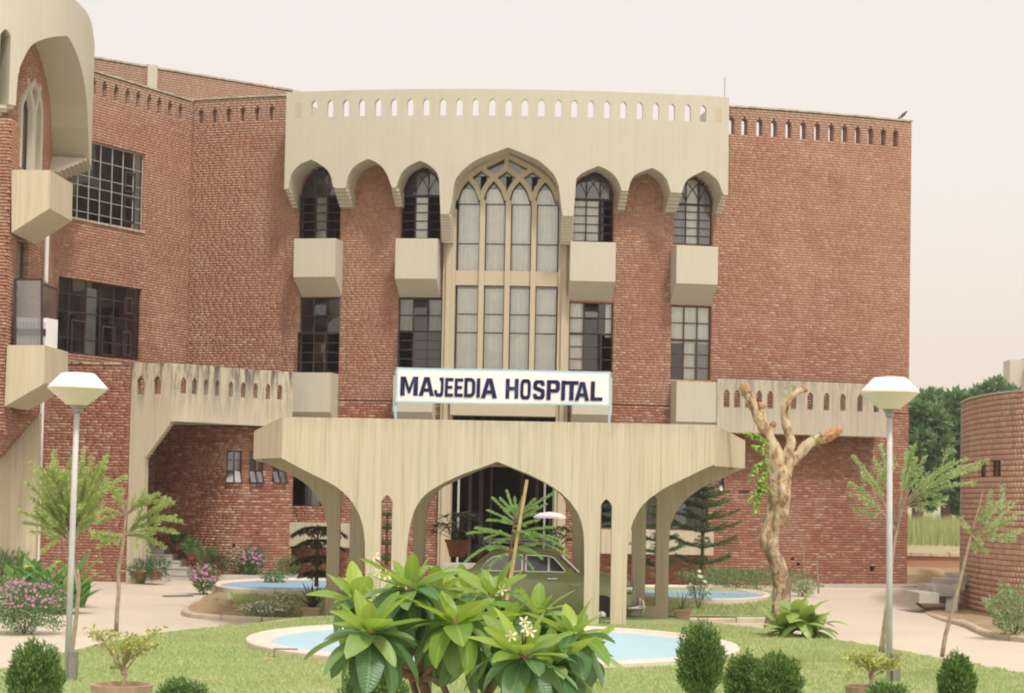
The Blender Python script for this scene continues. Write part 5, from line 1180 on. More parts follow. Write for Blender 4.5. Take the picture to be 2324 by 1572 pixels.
# ---- lamps
def lamp():
    g = ground(152, 1545, .3); T = thing('garden_lamp', 'white faceted lamp on a pole at the left, in front of the feathery tree', 'lamp', tuple(g), 'garden lamps'); k = scale(g); x, y, z = g
    H = at(170, 925, g.y).z; mb = MB(); mb.tube([(x, y, z-.1), (x, y, z+(H-z)*.5), (x, y, H)], [.040, .037, .033], 14); mb.build('pole', M['pole'], T, smooth=True)
    mb = MB(); mb.lathe((x, y, H-.07), [(.036, 0), (.05, .02), (.05, .05), (.085, .09), (.09, .10), (.02, .105)], 16); mb.build('collar', M['metal'], T)
    mb = MB(); mb.lathe((x, y, H+.03), [(.05, 0), (.125, .005), (.365, .205), (.362, .222), (.30, .222)], 28); mb.build('lamp_shade', M['lamp'], T)
    mb = MB(); mb.lathe((x, y, H+.03), [(.357, .2225), (.352, .235), (.21, .385), (.19, .395), (.08, .405), (.005, .41)], 28); mb.build('lamp_cap', M['lamp_top'], T)
    mb = MB(); mb.box(x+.03, y-.08, z-.02, x+.12, y+.05, z+.36); mb.build('fuse_box', M['metal'], T); return T, g
LP, lg = lamp(); LP.rotation_euler = (0, R(.45), 0)
g2_ = ground(2018, 1548, .3); L2 = LP.copy(); COL.objects.link(L2); L2.location = (g2_.x, g2_.y, g2_.z); L2.rotation_euler = (0, R(-.5), 0); L2['label'] = 'white faceted lamp on a pole at the right, in front of the hospital wall corner'
s2 = g2_.y/lg.y; L2.scale = (s2*.99,)*3
for ch in list(LP.children):
    c = ch.copy(); inv = ch.matrix_parent_inverse.copy(); COL.objects.link(c); c.parent = L2; c.matrix_parent_inverse = inv
# ---- saplings with feathery shoots
def feather(T, start, tips, depth, mat, leafL=.07, dens=170, r0=.018, jitter=.35, side=2, bare=.3, curl=.0, lw=.007):
    mb = MB(); PP = []; DD = []
    for (tx, ty) in tips:
        a = at(start[0], start[1], depth); b = at(tx, ty, depth+random.uniform(-jitter, jitter)); n = 7; path = []
        for i in range(n+1):
            t = i/n; p = a.lerp(b, t); p.z += math.sin(t*math.pi)*(b-a).length*.08*(1 if curl >= 0 else -1)+curl*t*t*(b-a).length; path.append(p)
        mb.tube(path, [r0*(1-.8*i/n)+.002 for i in range(n+1)], 5, cap=False)
        paths = [(path, bare)]
        for s_ in range(side):
            i0 = random.randint(2, n-2); q0 = path[i0]; dn = (path[-1]-path[i0]).normalized(); off = Vector((random.uniform(-1, 1), random.uniform(-.7, .7), random.uniform(-.3, .8))).normalized()
            l = (b-a).length*random.uniform(.25, .5); q1 = q0+(dn*.8+off*.7).normalized()*l; paths.append(([q0.lerp(q1, j/5) for j in range(6)], 0.05)); mb.tube([q0, q1], [r0*.35, .002], 4, cap=False)
        for pth, br in paths:
            L = sum((v-u).length for u, v in zip(pth[:-1], pth[1:])); m = int(dens*L)
            for _ in range(m):
                t = br+(1-br)*random.random(); f = t*(len(pth)-1); i = min(len(pth)-2, int(f)); p = pth[i].lerp(pth[i+1], f-i); dn = (pth[i+1]-pth[i]).normalized()
                q = Vector((random.gauss(0, 1), random.gauss(0, 1), random.gauss(0, 1))).normalized(); PP.append(p+q*.004); DD.append(dn*.9+q*.8)
    mb.build('branches', M['bark_pale'], T)
    n = len(PP); leafobj('crown', [tuple(p) for p in PP], [tuple(d) for d in DD], leafL*np.random.uniform(.7, 1.2, n), lw*1.8, mat, T)
def trunk(T, path, rr, mat, depth, wob=.06, name='trunk', n=9, nz=0.0):
    P = smooth_pts([at(x, y, depth) for x, y in path], .04 if nz else .12); rs = np.interp(np.linspace(0, 1, len(P)), np.linspace(0, 1, len(rr)), rr); mb = MB(); mb.tube(P, [float(r) for r in rs], n, wob=wob, nz=nz); return mb.build(name, mat, T, smooth=True)
g = ground(163, 1470, .1); d1 = 25.0
T = thing('feathery_tree', 'bushy pale green bottlebrush tree standing behind the left lamp post', 'tree', (at(170, 1480, d1).x, d1, .2), 'feathery young trees')
trunk(T, [(160, 1500), (168, 1440), (174, 1390), (178, 1340), (170, 1300), (163, 1270), (160, 1220)], [.035, .03, .028, .026, .024, .02], M['bark_pale'], d1)
trunk(T, [(176, 1370), (181, 1330), (176, 1290)], [.02, .018, .014], M['bark_pale'], d1, name='limb')
tp = [(70, 1050), (95, 1062), (112, 1060), (128, 1068), (146, 1072), (186, 1048), (205, 1055), (226, 1052), (238, 1062), (243, 1085), (60, 1095), (45, 1160), (52, 1185), (70, 1130), (90, 1100), (120, 1095), (150, 1100), (180, 1092), (200, 1100), (220, 1120), (235, 1140), (80, 1150), (100, 1135), (130, 1130), (160, 1140), (190, 1130), (215, 1165), (70, 1205), (110, 1190), (200, 1190), (100, 1165), (240, 1110)]
feather(T, (164, 1235), tp, d1, LM['brush'], .062, 330, .014, .5, side=2, bare=.3)
T = thing('feathery_tree', 'slender feathery tree with drooping tips in front of the square concrete leg', 'tree', (at(265, 1430, 26).x, 26, .1), 'feathery young trees')
trunk(T, [(264, 1432), (266, 1380), (270, 1340), (268, 1300), (275, 1260), (283, 1200), (288, 1150), (296, 1100)], [.032, .03, .028, .026, .022, .016, .008], M['bark_pale'], 26)
feather(T, (280, 1215), [(392, 1140), (398, 1172), (396, 1205), (372, 1240), (350, 1225), (232, 1220), (262, 1230), (225, 1240), (212, 1215), (330, 1190), (350, 1160)], 26, LM['brush'], .060, 260, .012, .3, side=3, bare=.3)
feather(T, (284, 1170), [(385, 1132), (360, 1120), (345, 1128), (262, 1125), (248, 1100), (268, 1108), (230, 1160), (225, 1185), (318, 1140)], 26, LM['brush'], .060, 260, .010, .3, side=2, bare=.4)
T = thing('feathery_tree', 'sparse feathery tree with arching shoots behind the right lamp post', 'tree', (at(2004, 1470, 25.5).x, 25.5, .2), 'feathery young trees')
trunk(T, [(2004, 1480), (2012, 1400), (2020, 1340), (2026, 1260), (2036, 1200), (2048, 1150)], [.028, .026, .024, .02, .014], M['bark_pale'], 25.5)
trunk(T, [(1996, 1478), (2004, 1420), (2010, 1370)], [.016, .014, .012], M['bark_pale'], 25.5, name='stake')
feather(T, (2035, 1205), [(1930, 1095), (1935, 1035), (1960, 1060), (1950, 1125), (1985, 1040), (1998, 1010), (2010, 1060), (2060, 1025), (2070, 1015), (2078, 1040), (1940, 1155), (1975, 1085)], 25.5, LM['brush2'], .062, 150, .010, .4, side=1, bare=.45)
feather(T, (2048, 1150), [(2195, 1040), (2165, 1048), (2225, 1060), (2180, 1075), (2240, 1045), (2150, 1090), (2120, 1120), (2105, 1085), (2140, 1145), (2215, 1095), (2095, 1060), (2110, 1165)], 25.5, LM['brush2'], .062, 150, .010, .4, side=1, bare=.4)
T = thing('feathery_tree', 'leaning thin tree with drooping feathery tips in front of the round building', 'tree', (at(2140, 1480, 24).x, 24, .2), 'feathery young trees')
trunk(T, [(2138, 1490), (2146, 1440), (2160, 1390), (2176, 1330), (2190, 1270), (2205, 1210), (2222, 1150), (2230, 1115)], [.030, .028, .026, .022, .018, .012, .006], M['bark_pale'], 24)
feather(T, (2203, 1212), [(2250, 1105), (2275, 1120), (2300, 1130), (2318, 1150), (2290, 1165), (2262, 1180), (2190, 1190), (2185, 1170), (2230, 1225), (2260, 1135), (2322, 1190), (2305, 1215), (2240, 1250), (2215, 1245)], 24, LM['brush2'], .060, 150, .010, .35, side=1, bare=.35, curl=-.1)
# ---- staked conifer in front of the arch
ds = 17.5
T = thing('young_conifer', 'young conifer with star shaped shoots tied to a bamboo stake before the car', 'tree', (at(1150, 1400, ds).x, ds, .3))
mb = MB(); a, b = at(1196, 1088, ds-.05), at(1128, 1480, ds-.05); mb.tube([b, b.lerp(a, .5)+Vector((.006, 0, 0)), a], [.022, .019, .016], 8, wob=.05); mb.build('stake', simple('bamboo', (.50, .36, .19), .7, .2, 12), T)
trunk(T, [(1140, 1450), (1150, 1330), (1158, 1260), (1165, 1200), (1172, 1160)], [.022, .018, .014, .008], M['bark'], ds)
def arrows(T, jobs, depth, mat, nl=.022, dens=900, rr=.007, name='branch', lat=0, wdt=.0045, br_mat=None, jit=.25):
    mb = MB(); PP = []; DD = []
    for (x0, y0), (x1, y1), sag in jobs:
        a = at(x0, y0, depth); b = at(x1, y1, depth+random.uniform(-jit, jit)); n = 8; pth = []
        for i in range(n+1): t = i/n; p = a.lerp(b, t); p.z += sag*(b-a).length*math.sin(math.pi*t)*.5+ (-(sag) * (b-a).length*.0); pth.append(p)
        mb.tube(pth, [rr*(1-.75*i/n) for i in range(n+1)], 5, cap=False); ps = [(pth, .06)]
        for k in range(lat):
            i = 2+int((n-2)*k/max(1, lat)); sgn = 1 if k % 2 else -1; dn = (pth[-1]-pth[0]).normalized(); sd = dn.cross(Vector((0, 0, 1)));
            sd = (Vector((0, 1, 0))*sgn if sd.length < .1 else sd.normalized()*sgn); l = (b-a).length*random.uniform(.18, .34); q0 = pth[i]; q1 = q0+(dn*.6+sd*.6+Vector((0, 0, random.uniform(-.35, .15)))).normalized()*l; ps.append(([q0, q0.lerp(q1, .5), q1], 0))
        for pt_, br in ps:
            L = sum((v-u).length for u, v in zip(pt_[:-1], pt_[1:]))
            for _ in range(int(dens*L)):
                f = (br+(1-br)*random.random())*(len(pt_)-1); i = min(len(pt_)-2, int(f)); p = pt_[i].lerp(pt_[i+1], f-i); dn = (pt_[i+1]-pt_[i]).normalized(); q = Vector((random.gauss(0, 1), random.gauss(0, 1), random.gauss(0, 1))).normalized(); PP.append(tuple(p)); DD.append(tuple(dn*.55+q))
    mb.build(name, br_mat or M['bark'], T); n = len(PP); leafobj('needles', PP, DD, nl*np.random.uniform(.7, 1.25, n), wdt, mat, T)
J = [((1170, 1175), (1150, 1112), 0), ((1168, 1180), (1118, 1128), .0), ((1165, 1185), (1106, 1157), .05), ((1172, 1170), (1190, 1118), 0), ((1170, 1178), (1258, 1118), .08), ((1170, 1185), (1240, 1143), .05), ((1168, 1190), (1105, 1180), .1), ((1160, 1215), (1060, 1210), .12), ((1160, 1218), (1078, 1198), .1), ((1160, 1215), (1262, 1196), .1), ((1160, 1220), (1284, 1245), .25), ((1158, 1225), (1268, 1222), .2), ((1158, 1245), (1070, 1262), .3), ((1158, 1248), (1055, 1275), .35), ((1158, 1250), (1232, 1268), .3), ((1158, 1250), (1290, 1262), .35), ((1155, 1255), (1110, 1285), .2), ((1155, 1255), (1210, 1290), .2), ((1172, 1168), (1135, 1130), 0), ((1165, 1195), (1225, 1178), 0), ((1172, 1165), (1168, 1128), 0), ((1170, 1175), (1215, 1130), 0), ((1160, 1222), (1120, 1232), .1), ((1162, 1205), (1200, 1212), .1)]
arrows(T, J, ds, LM['sapling'], nl=.021, dens=1500, rr=.006, lat=1, wdt=.005, br_mat=M['bark_pale'])
# ---- araucarias
def araucaria(label, px, base, top, depth, whorls, mat, droop=0.0, nl=.05, dens=500, cat='tree', lat=6, zb=None):
    T = thing('araucaria_tree', label, cat, (at(px, base, depth).x, depth, .1), 'araucaria trees in the beds'); trunk(T, [(px, base), (px+2, (base+top)/2), (px+4, top)], [.05, .04, .012], M['bark'], depth)
    k = FPX/depth
    for (y, rl, sag) in whorls:
        mb = MB(); PP = []; DD = []; c = at(px+(base-y)/(base-top)*4, y, depth); m = 6; a0 = random.uniform(0, 1)
        for j in range(m):
            az = a0+2*math.pi*j/m; L = rl/k*random.uniform(.85, 1.1); dirh = Vector((math.cos(az), math.sin(az), 0)); pth = []
            for i in range(8): t = i/7; pth.append(c+dirh*L*t+Vector((0, 0, L*(.22*t-.5*droop*t*t+(.1 if droop == 0 else 0)*t*t))))
            mb.tube(pth, [.014*(1-.8*i/7) for i in range(8)], 5, cap=False); ps = [pth]
            for q in range(lat):
                i = 2+int(5*q/lat); sd = Vector((-dirh.y, dirh.x, 0))*(1 if q % 2 else -1); l = L*(.36-.03*q); q1 = pth[i]+(dirh*.75+sd*.7+Vector((0, 0, .1-droop*.9))).normalized()*l; ps.append([pth[i], q1])
            for pt_ in ps:
                Lp = sum((v-u).length for u, v in zip(pt_[:-1], pt_[1:]))
                for _ in range(int(dens*Lp)):
                    f = random.random()*(len(pt_)-1); i = min(len(pt_)-2, int(f)); p = pt_[i].lerp(pt_[i+1], f-i); dn = (pt_[i+1]-pt_[i]).normalized(); qv = Vector((random.gauss(0, 1), random.gauss(0, 1), random.gauss(0, 1)-droop*1.5)).normalized(); PP.append(tuple(p)); DD.append(tuple(dn*.7+qv))
        mb.build('branch', M['bark'], T); n = len(PP); leafobj('needles', PP, DD, nl*np.random.uniform(.7, 1.2, n), .009, mat, T)
    return T
araucaria('tiered dark green araucaria behind the right flared arch', 1593, 1312, 1098, 43.5, [(1280, 75, 0), (1243, 88, 0), (1208, 84, 0), (1180, 78, 0), (1152, 66, 0), (1130, 55, 0), (1112, 34, 0), (1100, 18, 0)], LM['arau'], nl=.06, dens=330)
araucaria('shorter araucaria between the two brown legs of the right arch', 1490, 1300, 1150, 46, [(1285, 60, 0), (1255, 66, 0), (1228, 58, 0), (1200, 50, 0), (1170, 36, 0), (1150, 20, 0)], LM['arau'], nl=.06, dens=300)
araucaria('drooping brownish araucaria left of the porch', 718, 1330, 1190, 41.5, [(1196, 66, 1.0), (1225, 60, 1.1), (1262, 62, 1.2), (1295, 50, 1.2)], LM['arau_dark'], droop=1.0, nl=.08, dens=420)
araucaria('dark araucaria seen through the left slot of the porch', 876, 1300, 1150, 47, [(1170, 26, 0), (1200, 44, .2), (1235, 50, .3), (1270, 48, .3)], LM['arau'], nl=.06, dens=260)
# ---- bare lopped tree
dt = 34.0
T = thing('lopped_tree', 'bare lopped tree with pale peeling trunk and orange broken limb ends', 'tree', (at(1757, 1442, dt).x, dt, 0))
kk = FPX/dt
def limb(path, r, name='limb', mat=None, wob=.09, n=14): return trunk(T, path, [q*.88/kk for q in r], mat or M['bark_mott'], dt, wob=wob if mat else .02, name=name, n=n*2, nz=0 if mat else .30)
limb([(1752, 1452), (1760, 1420), (1770, 1385), (1776, 1350), (1772, 1310), (1760, 1270), (1750, 1240), (1747, 1216), (1757, 1185), (1766, 1150), (1769, 1110), (1771, 1085), (1773, 1060), (1776, 1040)], [17, 17, 19, 23, 22, 21, 22, 25, 23, 26, 31, 31, 24, 9], 'trunk', n=18)
limb([(1772, 1100), (1762, 1050), (1750, 1005), (1734, 972), (1722, 945), (1708, 915), (1693, 888), (1689, 878)], [20, 20, 19, 17, 16, 14, 12, 11])
limb([(1784, 1075), (1786, 1040), (1796, 1005), (1788, 975), (1782, 945), (1784, 918), (1796, 898), (1812, 888), (1826, 884)], [17, 16, 14, 12, 11, 11, 10, 9, 8])
limb([(1782, 1080), (1792, 1050), (1812, 1030), (1836, 1008), (1858, 996), (1874, 990)], [18, 16, 15, 13, 12, 12])
limb([(1752, 1012), (1748, 1040), (1753, 1080), (1757, 1122)], [11, 11, 11, 9])
limb([(1738, 975), (1730, 940), (1728, 918)], [10, 10, 9])
limb([(1748, 1010), (1750, 980), (1754, 962)], [12, 9, 8])
limb([(1747, 1225), (1738, 1212), (1732, 1216)], [14, 8, 3], 'knot')
limb([(1790, 1060), (1800, 1062)], [12, 6], 'knot'); limb([(1757, 1110), (1750, 1122), (1752, 1132)], [16, 10, 4], 'knot'); limb([(1750, 1400), (1742, 1420), (1745, 1445)], [14, 9, 4], 'knot')
for P_c, rr_ in (([(1696, 893), (1688, 876), (1684, 870)], [13, 12, 4]), ([(1729, 925), (1728, 912)], [11, 8]), ([(1753, 966), (1757, 956)], [9, 5]), ([(1872, 991), (1890, 984), (1910, 972)], [13, 13, 8]), ([(1870, 998), (1888, 996)], [8, 3]), ([(1824, 884), (1831, 880)], [9, 7])): limb(P_c, rr_, 'broken_end', M['cut'], wob=.28)
limb([(1738, 1000), (1741, 1030)], [8, 4], 'broken_end', M['cut'])
def hang(T, pts, mat, n=20, L=.11, Wd=.045, sag=1):
    mb = MB(); V = []
    for (x0, y0), (x1, y1) in pts:
        a, b = at(x0, y0, dt-.25), at(x1, y1, dt-.35+random.uniform(-.1, .1)); pth = [a.lerp(b, i/6)+Vector((math.sin(i)*.01, 0, math.sin(i/6*3.14)*.06)) for i in range(7)]; mb.tube(pth, .004, 4, cap=False)
        for k in range(n):
            t = .1+.9*k/n; f = t*6; i = min(5, int(f)); p = pth[i].lerp(pth[i+1], f-i); V.append((p, random.uniform(0, 6.28)))
    mb.build('shoot', M['bark_pale'], T); mb = MB()
    for p, az in V: strap(mb, p, az, random.uniform(-.7, .3), L*random.uniform(.7, 1.2), Wd, 1.0, 4, .15, 'oval')
    o = mb.build('leaves', mat, T); o['kind'] = 'stuff'
hang(T, [((1742, 1010), (1700, 985)), ((1738, 1030), (1712, 1010)), ((1740, 1050), (1714, 1060)), ((1745, 1060), (1722, 1100)), ((1740, 1090), (1700, 1140)), ((1742, 1100), (1712, 1145)), ((1744, 1110), (1725, 1120)), ((1728, 1000), (1690, 980)), ((1735, 1040), (1705, 1085)), ((1735, 1070), (1715, 1160))], LM['shoots'], 44, .12, .065)
hang(T, [((1795, 900), (1780, 880)), ((1800, 890), (1795, 872)), ((1798, 892), (1810, 874)), ((1792, 905), (1775, 900)), ((1850, 1000), (1838, 990)), ((1858, 995), (1866, 1006)), ((1690, 885), (1678, 880))], LM['shoots'], 14, .06, .03)
# ---- broad leaved plant at its foot
def rosette(T, c, n, L, Wd, mat, el0=.2, el1=1.3, droop=1.1, shape='lance', name='leaf', seg=7, single=True, spread=.02):
    for i in range(n):
        mb = MB(); az = i*2.399+random.uniform(-.25, .25); t = i/max(1, n-1); el = el1+(el0-el1)*t+random.uniform(-.12, .12); strap(mb, (c[0]+random.uniform(-spread, spread), c[1]+random.uniform(-spread, spread), c[2]), az, el, L*random.uniform(.75, 1.1), Wd*random.uniform(.8, 1.15), droop*random.uniform(.7, 1.3), seg, .25, shape); mb.build(name, mat, T, smooth=True)
g = ground(1822, 1466, .15); T = thing('ginger_plant', 'broad leaved light green plant at the foot of the bare lopped tree', 'plant', tuple(g))
for dx, h_, n_ in ((0, .38, 15), (-.34, .25, 12), (.20, .28, 12), (-.10, .52, 11)): rosette(T, (g.x+dx, g.y+random.uniform(-.2, .2), g.z+h_), n_, .66, .27, LM['ginger'], -.05, 1.4, 1.3, 'oval')
mb = MB()
for dx in (0, -.3, .22): mb.tube([(g.x+dx, g.y, g.z-.05), (g.x+dx, g.y, g.z+.35)], [.03, .025], 6)
mb.build('stem', M['bark'], T)
# ---- potted bonsai like plants in front
def potted(label, px, ytop, rpx, depth, boxpx, mat, n=420):
    c = at(px, ytop, depth); k = FPX/depth; r = rpx/k; T = thing('potted_shrub', label, 'potted plant', (c.x, c.y, c.z-.35), 'potted yellow green shrubs'); pot((c.x, c.y, c.z-.35), r, .35, M['terracotta'], T)
    mb = MB(); mb.lathe((c.x, c.y, c.z-.06), [(r*.9, 0), (.01, .005)], 16); mb.build('soil', M['earth'], T)
    x0, y0, x1, y1 = boxpx; PP = []; DD = []; mb = MB()
    fork = at(px+2, ytop-60, depth); root = Vector((c.x, c.y, c.z-.05)); mb.tube([root, root.lerp(fork, .5)+Vector((.03, 0, 0)), fork], [.022, .016, .011], 6, wob=.15)
    for _ in range(16):
        t = at(random.uniform(x0, x1), random.uniform(y0, y1)*.4+y0*.6 if random.random() < .6 else random.uniform(y0, y1), depth+random.uniform(-.2, .2)); st = root.lerp(fork, random.uniform(.4, 1)); md = st.lerp(t, .5)+Vector((0, 0, .03)); mb.tube([st, md, t], [.007, .005, .002], 4, cap=False)
        for q in range(n//16):
            u = random.uniform(.35, 1.05); p = (st.lerp(md, u*2) if u < .5 else md.lerp(t, u*2-1)); PP.append((p.x+random.gauss(0, .022), p.y+random.gauss(0, .022), p.z+random.gauss(0, .018))); DD.append(tuple(Vector((random.gauss(0, 1), random.gauss(0, 1), random.gauss(.2, .7)))))
    mb.build('branches', M['bark_pale'], T); leafobj('leaves', PP, DD, .042, .024, mat, T); return T
potted('wide clay pot at the lower left holding a thin yellow green shrub', 277, 1551, 68, 15, (195, 1418, 372, 1520), LM['yellow'])
potted('clay pot at the lower right holding a yellow green shrub beside the lamp post', 1972, 1556, 52, 16, (1908, 1484, 2050, 1560), LM['yellow'], 520)
# ---- pots on the kerb
def kerbpot(label, px, by, kind, sq=True):
    g = ground(px, by); T = thing('potted_plant', label, 'potted plant', tuple(g), 'pots standing on the kerb line'); k = scale(g); pot(g, .21, .34, M['terracotta'], T, sq)
    c = (g.x, g.y, g.z+.32)
    if kind == 'agave': rosette(T, c, 15, .5, .045, LM['shrub'], .1, 1.4, .5, 'sword')
    else: rosette(T, c, 26, .62, .07, LM['arau_dark'], .5, 1.5, .4, 'sword')
    return T
kerbpot('square clay pot with upright dark leaves at the left porch leg', 708, 1414, 'yucca'); kerbpot('square clay pot with spiky agave right of the porch', 1548, 1416, 'agave')
# ---- shrubs in the beds
bush('flowering_bush', 'bush', 'dense bush of pink flowers at the left edge in front of the canna bed', 55, 1438, 190, 122, LM['shrub'], .06, .03, 5200, flowers=('pink', 170, .032))
bush('flowering_bush', 'bush', 'pink flowering bush beside the foot of the stone steps', 462, 1348, 62, 64, LM['shrub'], .07, .03, 1500, flowers=('pink', 60, .045))
bush('flowering_bush', 'bush', 'pink flowered bush against the brick wall under the small windows', 572, 1312, 52, 66, LM['shrub'], .08, .035, 1300, flowers=('pink', 40, .05))
bush('flowering_bush', 'bush', 'tall pale leaved bush against the brick wall beside the pink one', 527, 1310, 55, 68, LM['pale'], .09, .035, 1300, flowers=('pink', 14, .04))
bush('bush', 'bush', 'small dark bush at the wall foot behind the left pool', 650, 1312, 50, 46, LM['shrub'], .07, .03, 900)
bush('bush', 'bush', 'small green bush in the far left pool bed beside the conifer', 622, 1326, 60, 30, LM['shrub'], .07, .03, 700)
bush('white_edged_bush', 'bush', 'low bush of white edged leaves on the left kerb', 596, 1406, 110, 42, LM['pale'], .06, .035, 1300, flowers=('white', 70, .025))
bush('white_edged_bush', 'bush', 'white edged bush beside the left clay pot', 640, 1402, 62, 60, LM['pale'], .06, .035, 700, flowers=('white', 40, .025))
bush('rose_bush', 'bush', 'thin rose bush with pink blooms between the agave pot and the right pool', 1585, 1388, 62, 98, LM['shrub'], .06, .03, 700, flowers=('white', 8, .06), base=.2)
bush('hedge', 'hedge', 'low green hedge along the brick wall behind the right pool', 1690, 1338, 290, 48, LM['shrub'], .07, .03, 4200, up=.8)
bush('bush', 'bush', 'grey green bush at the right end of the right pool', 1822, 1352, 60, 36, LM['pale'], .06, .03, 900)
bush('bush', 'bush', 'loose green bush in front of the round building', 2300, 1452, 120, 125, LM['greybush'], .07, .035, 2600)
bush('bush', 'bush', 'low dark shrub against the brick terrace wall behind the red flower', 245, 1312, 130, 42, LM['shrub'], .08, .035, 2200)
bush('bush', 'bush', 'low scraggly green shrub in the lawn behind the left clay pot', 238, 1455, 90, 26, LM['yellow'], .05, .02, 300, z=.3)
bush('bush', 'bush', 'dark shrub at the left wall foot behind the cannas', 20, 1345, 90, 90, LM['shrub'], .16, .04, 900)
# ---- canna bed
T = thing('canna_bed', 'bed of broad leaved green cannas with yellow blooms by the left wall', 'plants', tuple(ground(110, 1385))); cnt = 0
for i in range(26):
    x = 25+165*((i*.618) % 1); g = ground(x, 1395-22*((i*.37) % 1)); mb = MB()
    for k in range(6): strap(mb, (g.x, g.y, g.z+.12*k), random.uniform(0, 6.28), random.uniform(.8, 1.35), random.uniform(.55, .85), .17, .8, 6, .25, 'lance')
    mb.build('leaves', LM['canna'], T, smooth=True)
for x, y in ((62, 1286), (131, 1276)):
    mb = MB(); p = at(x, y, 35.5)
    for k in range(6): strap(mb, p, k*1.05, .5, .10, .06, .5, 3, .1, 'oval')
    mb.build('flower', LM['yel'], T)
g = ground(187, 1345); T = thing('red_flower', 'single bright red bloom on a stalk beside the left lamp pole', 'flower', tuple(g)); p = at(187, 1280, g.y); mb = MB(); mb.tube([g, p], .008, 5); mb.build('stem', LM['canna'], T); mb = MB()
for k in range(9): strap(mb, p, k*.7, random.uniform(-.2, 1), .11, .07, .5, 3, .1, 'oval')
mb.build('petals', LM['red'], T)
# ---- potted plants up the steps and fern like clumps at the leg
def steppot(label, px, y, depth, r, mat, h, drop=.0):
    c = at(px, y, depth); T = thing('potted_fern', label, 'potted plant', tuple(c), 'potted ferns by the stone steps'); pot(c, r, r*1.5, M['redclay'], T); P, d = bushpts(700, (c.x, c.y, c.z+(r*1.5+h*.4)*(1-drop)), r*2.0, r*1.8, h*.5, c.z); leafobj('leaves', P, d+rv(700)*.5+np.array([0, 0, .3]), .12, .02, mat, T)
steppot('dark potted fern on the lowest stone step', 490, 1308, 50.4, .14, LM['arau_dark'], .4); steppot('potted fern in a red pot on the middle stone steps', 468, 1288, 50.7, .13, LM['shrub'], .38)
steppot('potted fern on the upper stone steps', 434, 1268, 51.0, .12, LM['shrub'], .4); steppot('small potted fern highest up beside the steps', 404, 1246, 51.3, .11, LM['arau'], .34)
steppot('round dark fern in a pot at the foot of the square leg', 320, 1319, 48.3, .17, LM['arau'], .56, .42); steppot('round fern on a grey block at the left of the steps', 355, 1314, 48.0, .15, LM['arau'], .5, .3)
g = ground(358, 1319); mb = MB(); mb.box(g.x-.3, g.y-.2, g.z-.05, g.x+.3, g.y+.25, g.z+.2); tag(mb.build('plant_block', M['step']), 'grey stone block under the round fern beside the steps', 'block')
def fanpalm(label, px, y, depth, s=1.0):
    c = at(px, y, depth); T = thing('potted_palm', label, 'potted plant', (c.x, c.y, c.z-.5), 'potted fan palms in the porch'); pot((c.x, c.y, c.z-.55), .24*s, .42, M['redclay'], T, False)
    for i in range(20):
        az = i*2.4; el = random.uniform(.1, 1.35); p = Vector((c.x+math.cos(az)*math.cos(el)*.42*s, c.y+math.sin(az)*math.cos(el)*.4*s, c.z+math.sin(el)*.42*s)); mb = MB(); mb.tube([(c.x, c.y, c.z-.15), p], [.01, .006], 4)
        for k in range(9): strap(mb, p, az-1.3+2.6*k/8, random.uniform(-.2, .5), .34*s, .06, .8, 4, .2, 'sword')
        mb.build('frond', LM['arau'] if i % 3 else LM['shrub'], T)
fanpalm('large fan palm in a clay pot left of the entrance doors', 1038, 1212, 44.5, 1.25); fanpalm('fan palm in the porch right of the entrance behind the car', 1262, 1228, 45.5, .9)
# umbrella like pale disc seen above the car
p = at(1248, 1168, 45.6); T = thing('pale_canopy', 'small pale fringed sunshade beside the right porch palm', 'sunshade', (p.x, p.y, p.z-1.2)); mb = MB(); mb.lathe((p.x, p.y, p.z-.06), [(.42, -.02), (.40, .03), (.26, .11), (.02, .14)], 16); mb.build('cover', M['white'], T); mb = MB(); mb.tube([(p.x, p.y, p.z-1.3), (p.x, p.y, p.z)], .015, 6); mb.build('pole', M['metal'], T)
# ---- garden stakes and tap
for i, (x, y0, y1, lab) in enumerate(((1827, 1340, 1236, 'taller thin stick standing by the right brick wall'), (1858, 1345, 1270, 'shorter thin stick standing by the right brick wall'))):
    g = ground(x, y0); p = at(x-4, y1, g.y); mb = MB(); mb.tube([g, p], [.03, .02], 6, wob=.1); tag(mb.build('garden_stake', M['bark_pale']), lab, 'stake')
g = ground(622, 1500, .3); T = thing('water_tap', 'bent grey water pipe standing on the lawn left of the frangipani', 'tap', tuple(g)); mb = MB(); a, b, c = g, at(623, 1471, g.y), at(676, 1472, g.y); mb.tube([a, b], .014, 8); mb.tube([b+Vector((-.012, 0, 0)), c], .013, 8); mb.build('pipe', M['metal'], T); mb = MB(); mb.tube([g+Vector((-.15, 0, .03)), g+Vector((.02, 0, .03))], .022, 8); mb.tube([g+Vector((-.14, 0, .0)), g+Vector((-.14, 0, .06))], .014, 6); mb.build('valve', simple('brass', (.45, .33, .2), .6), T)
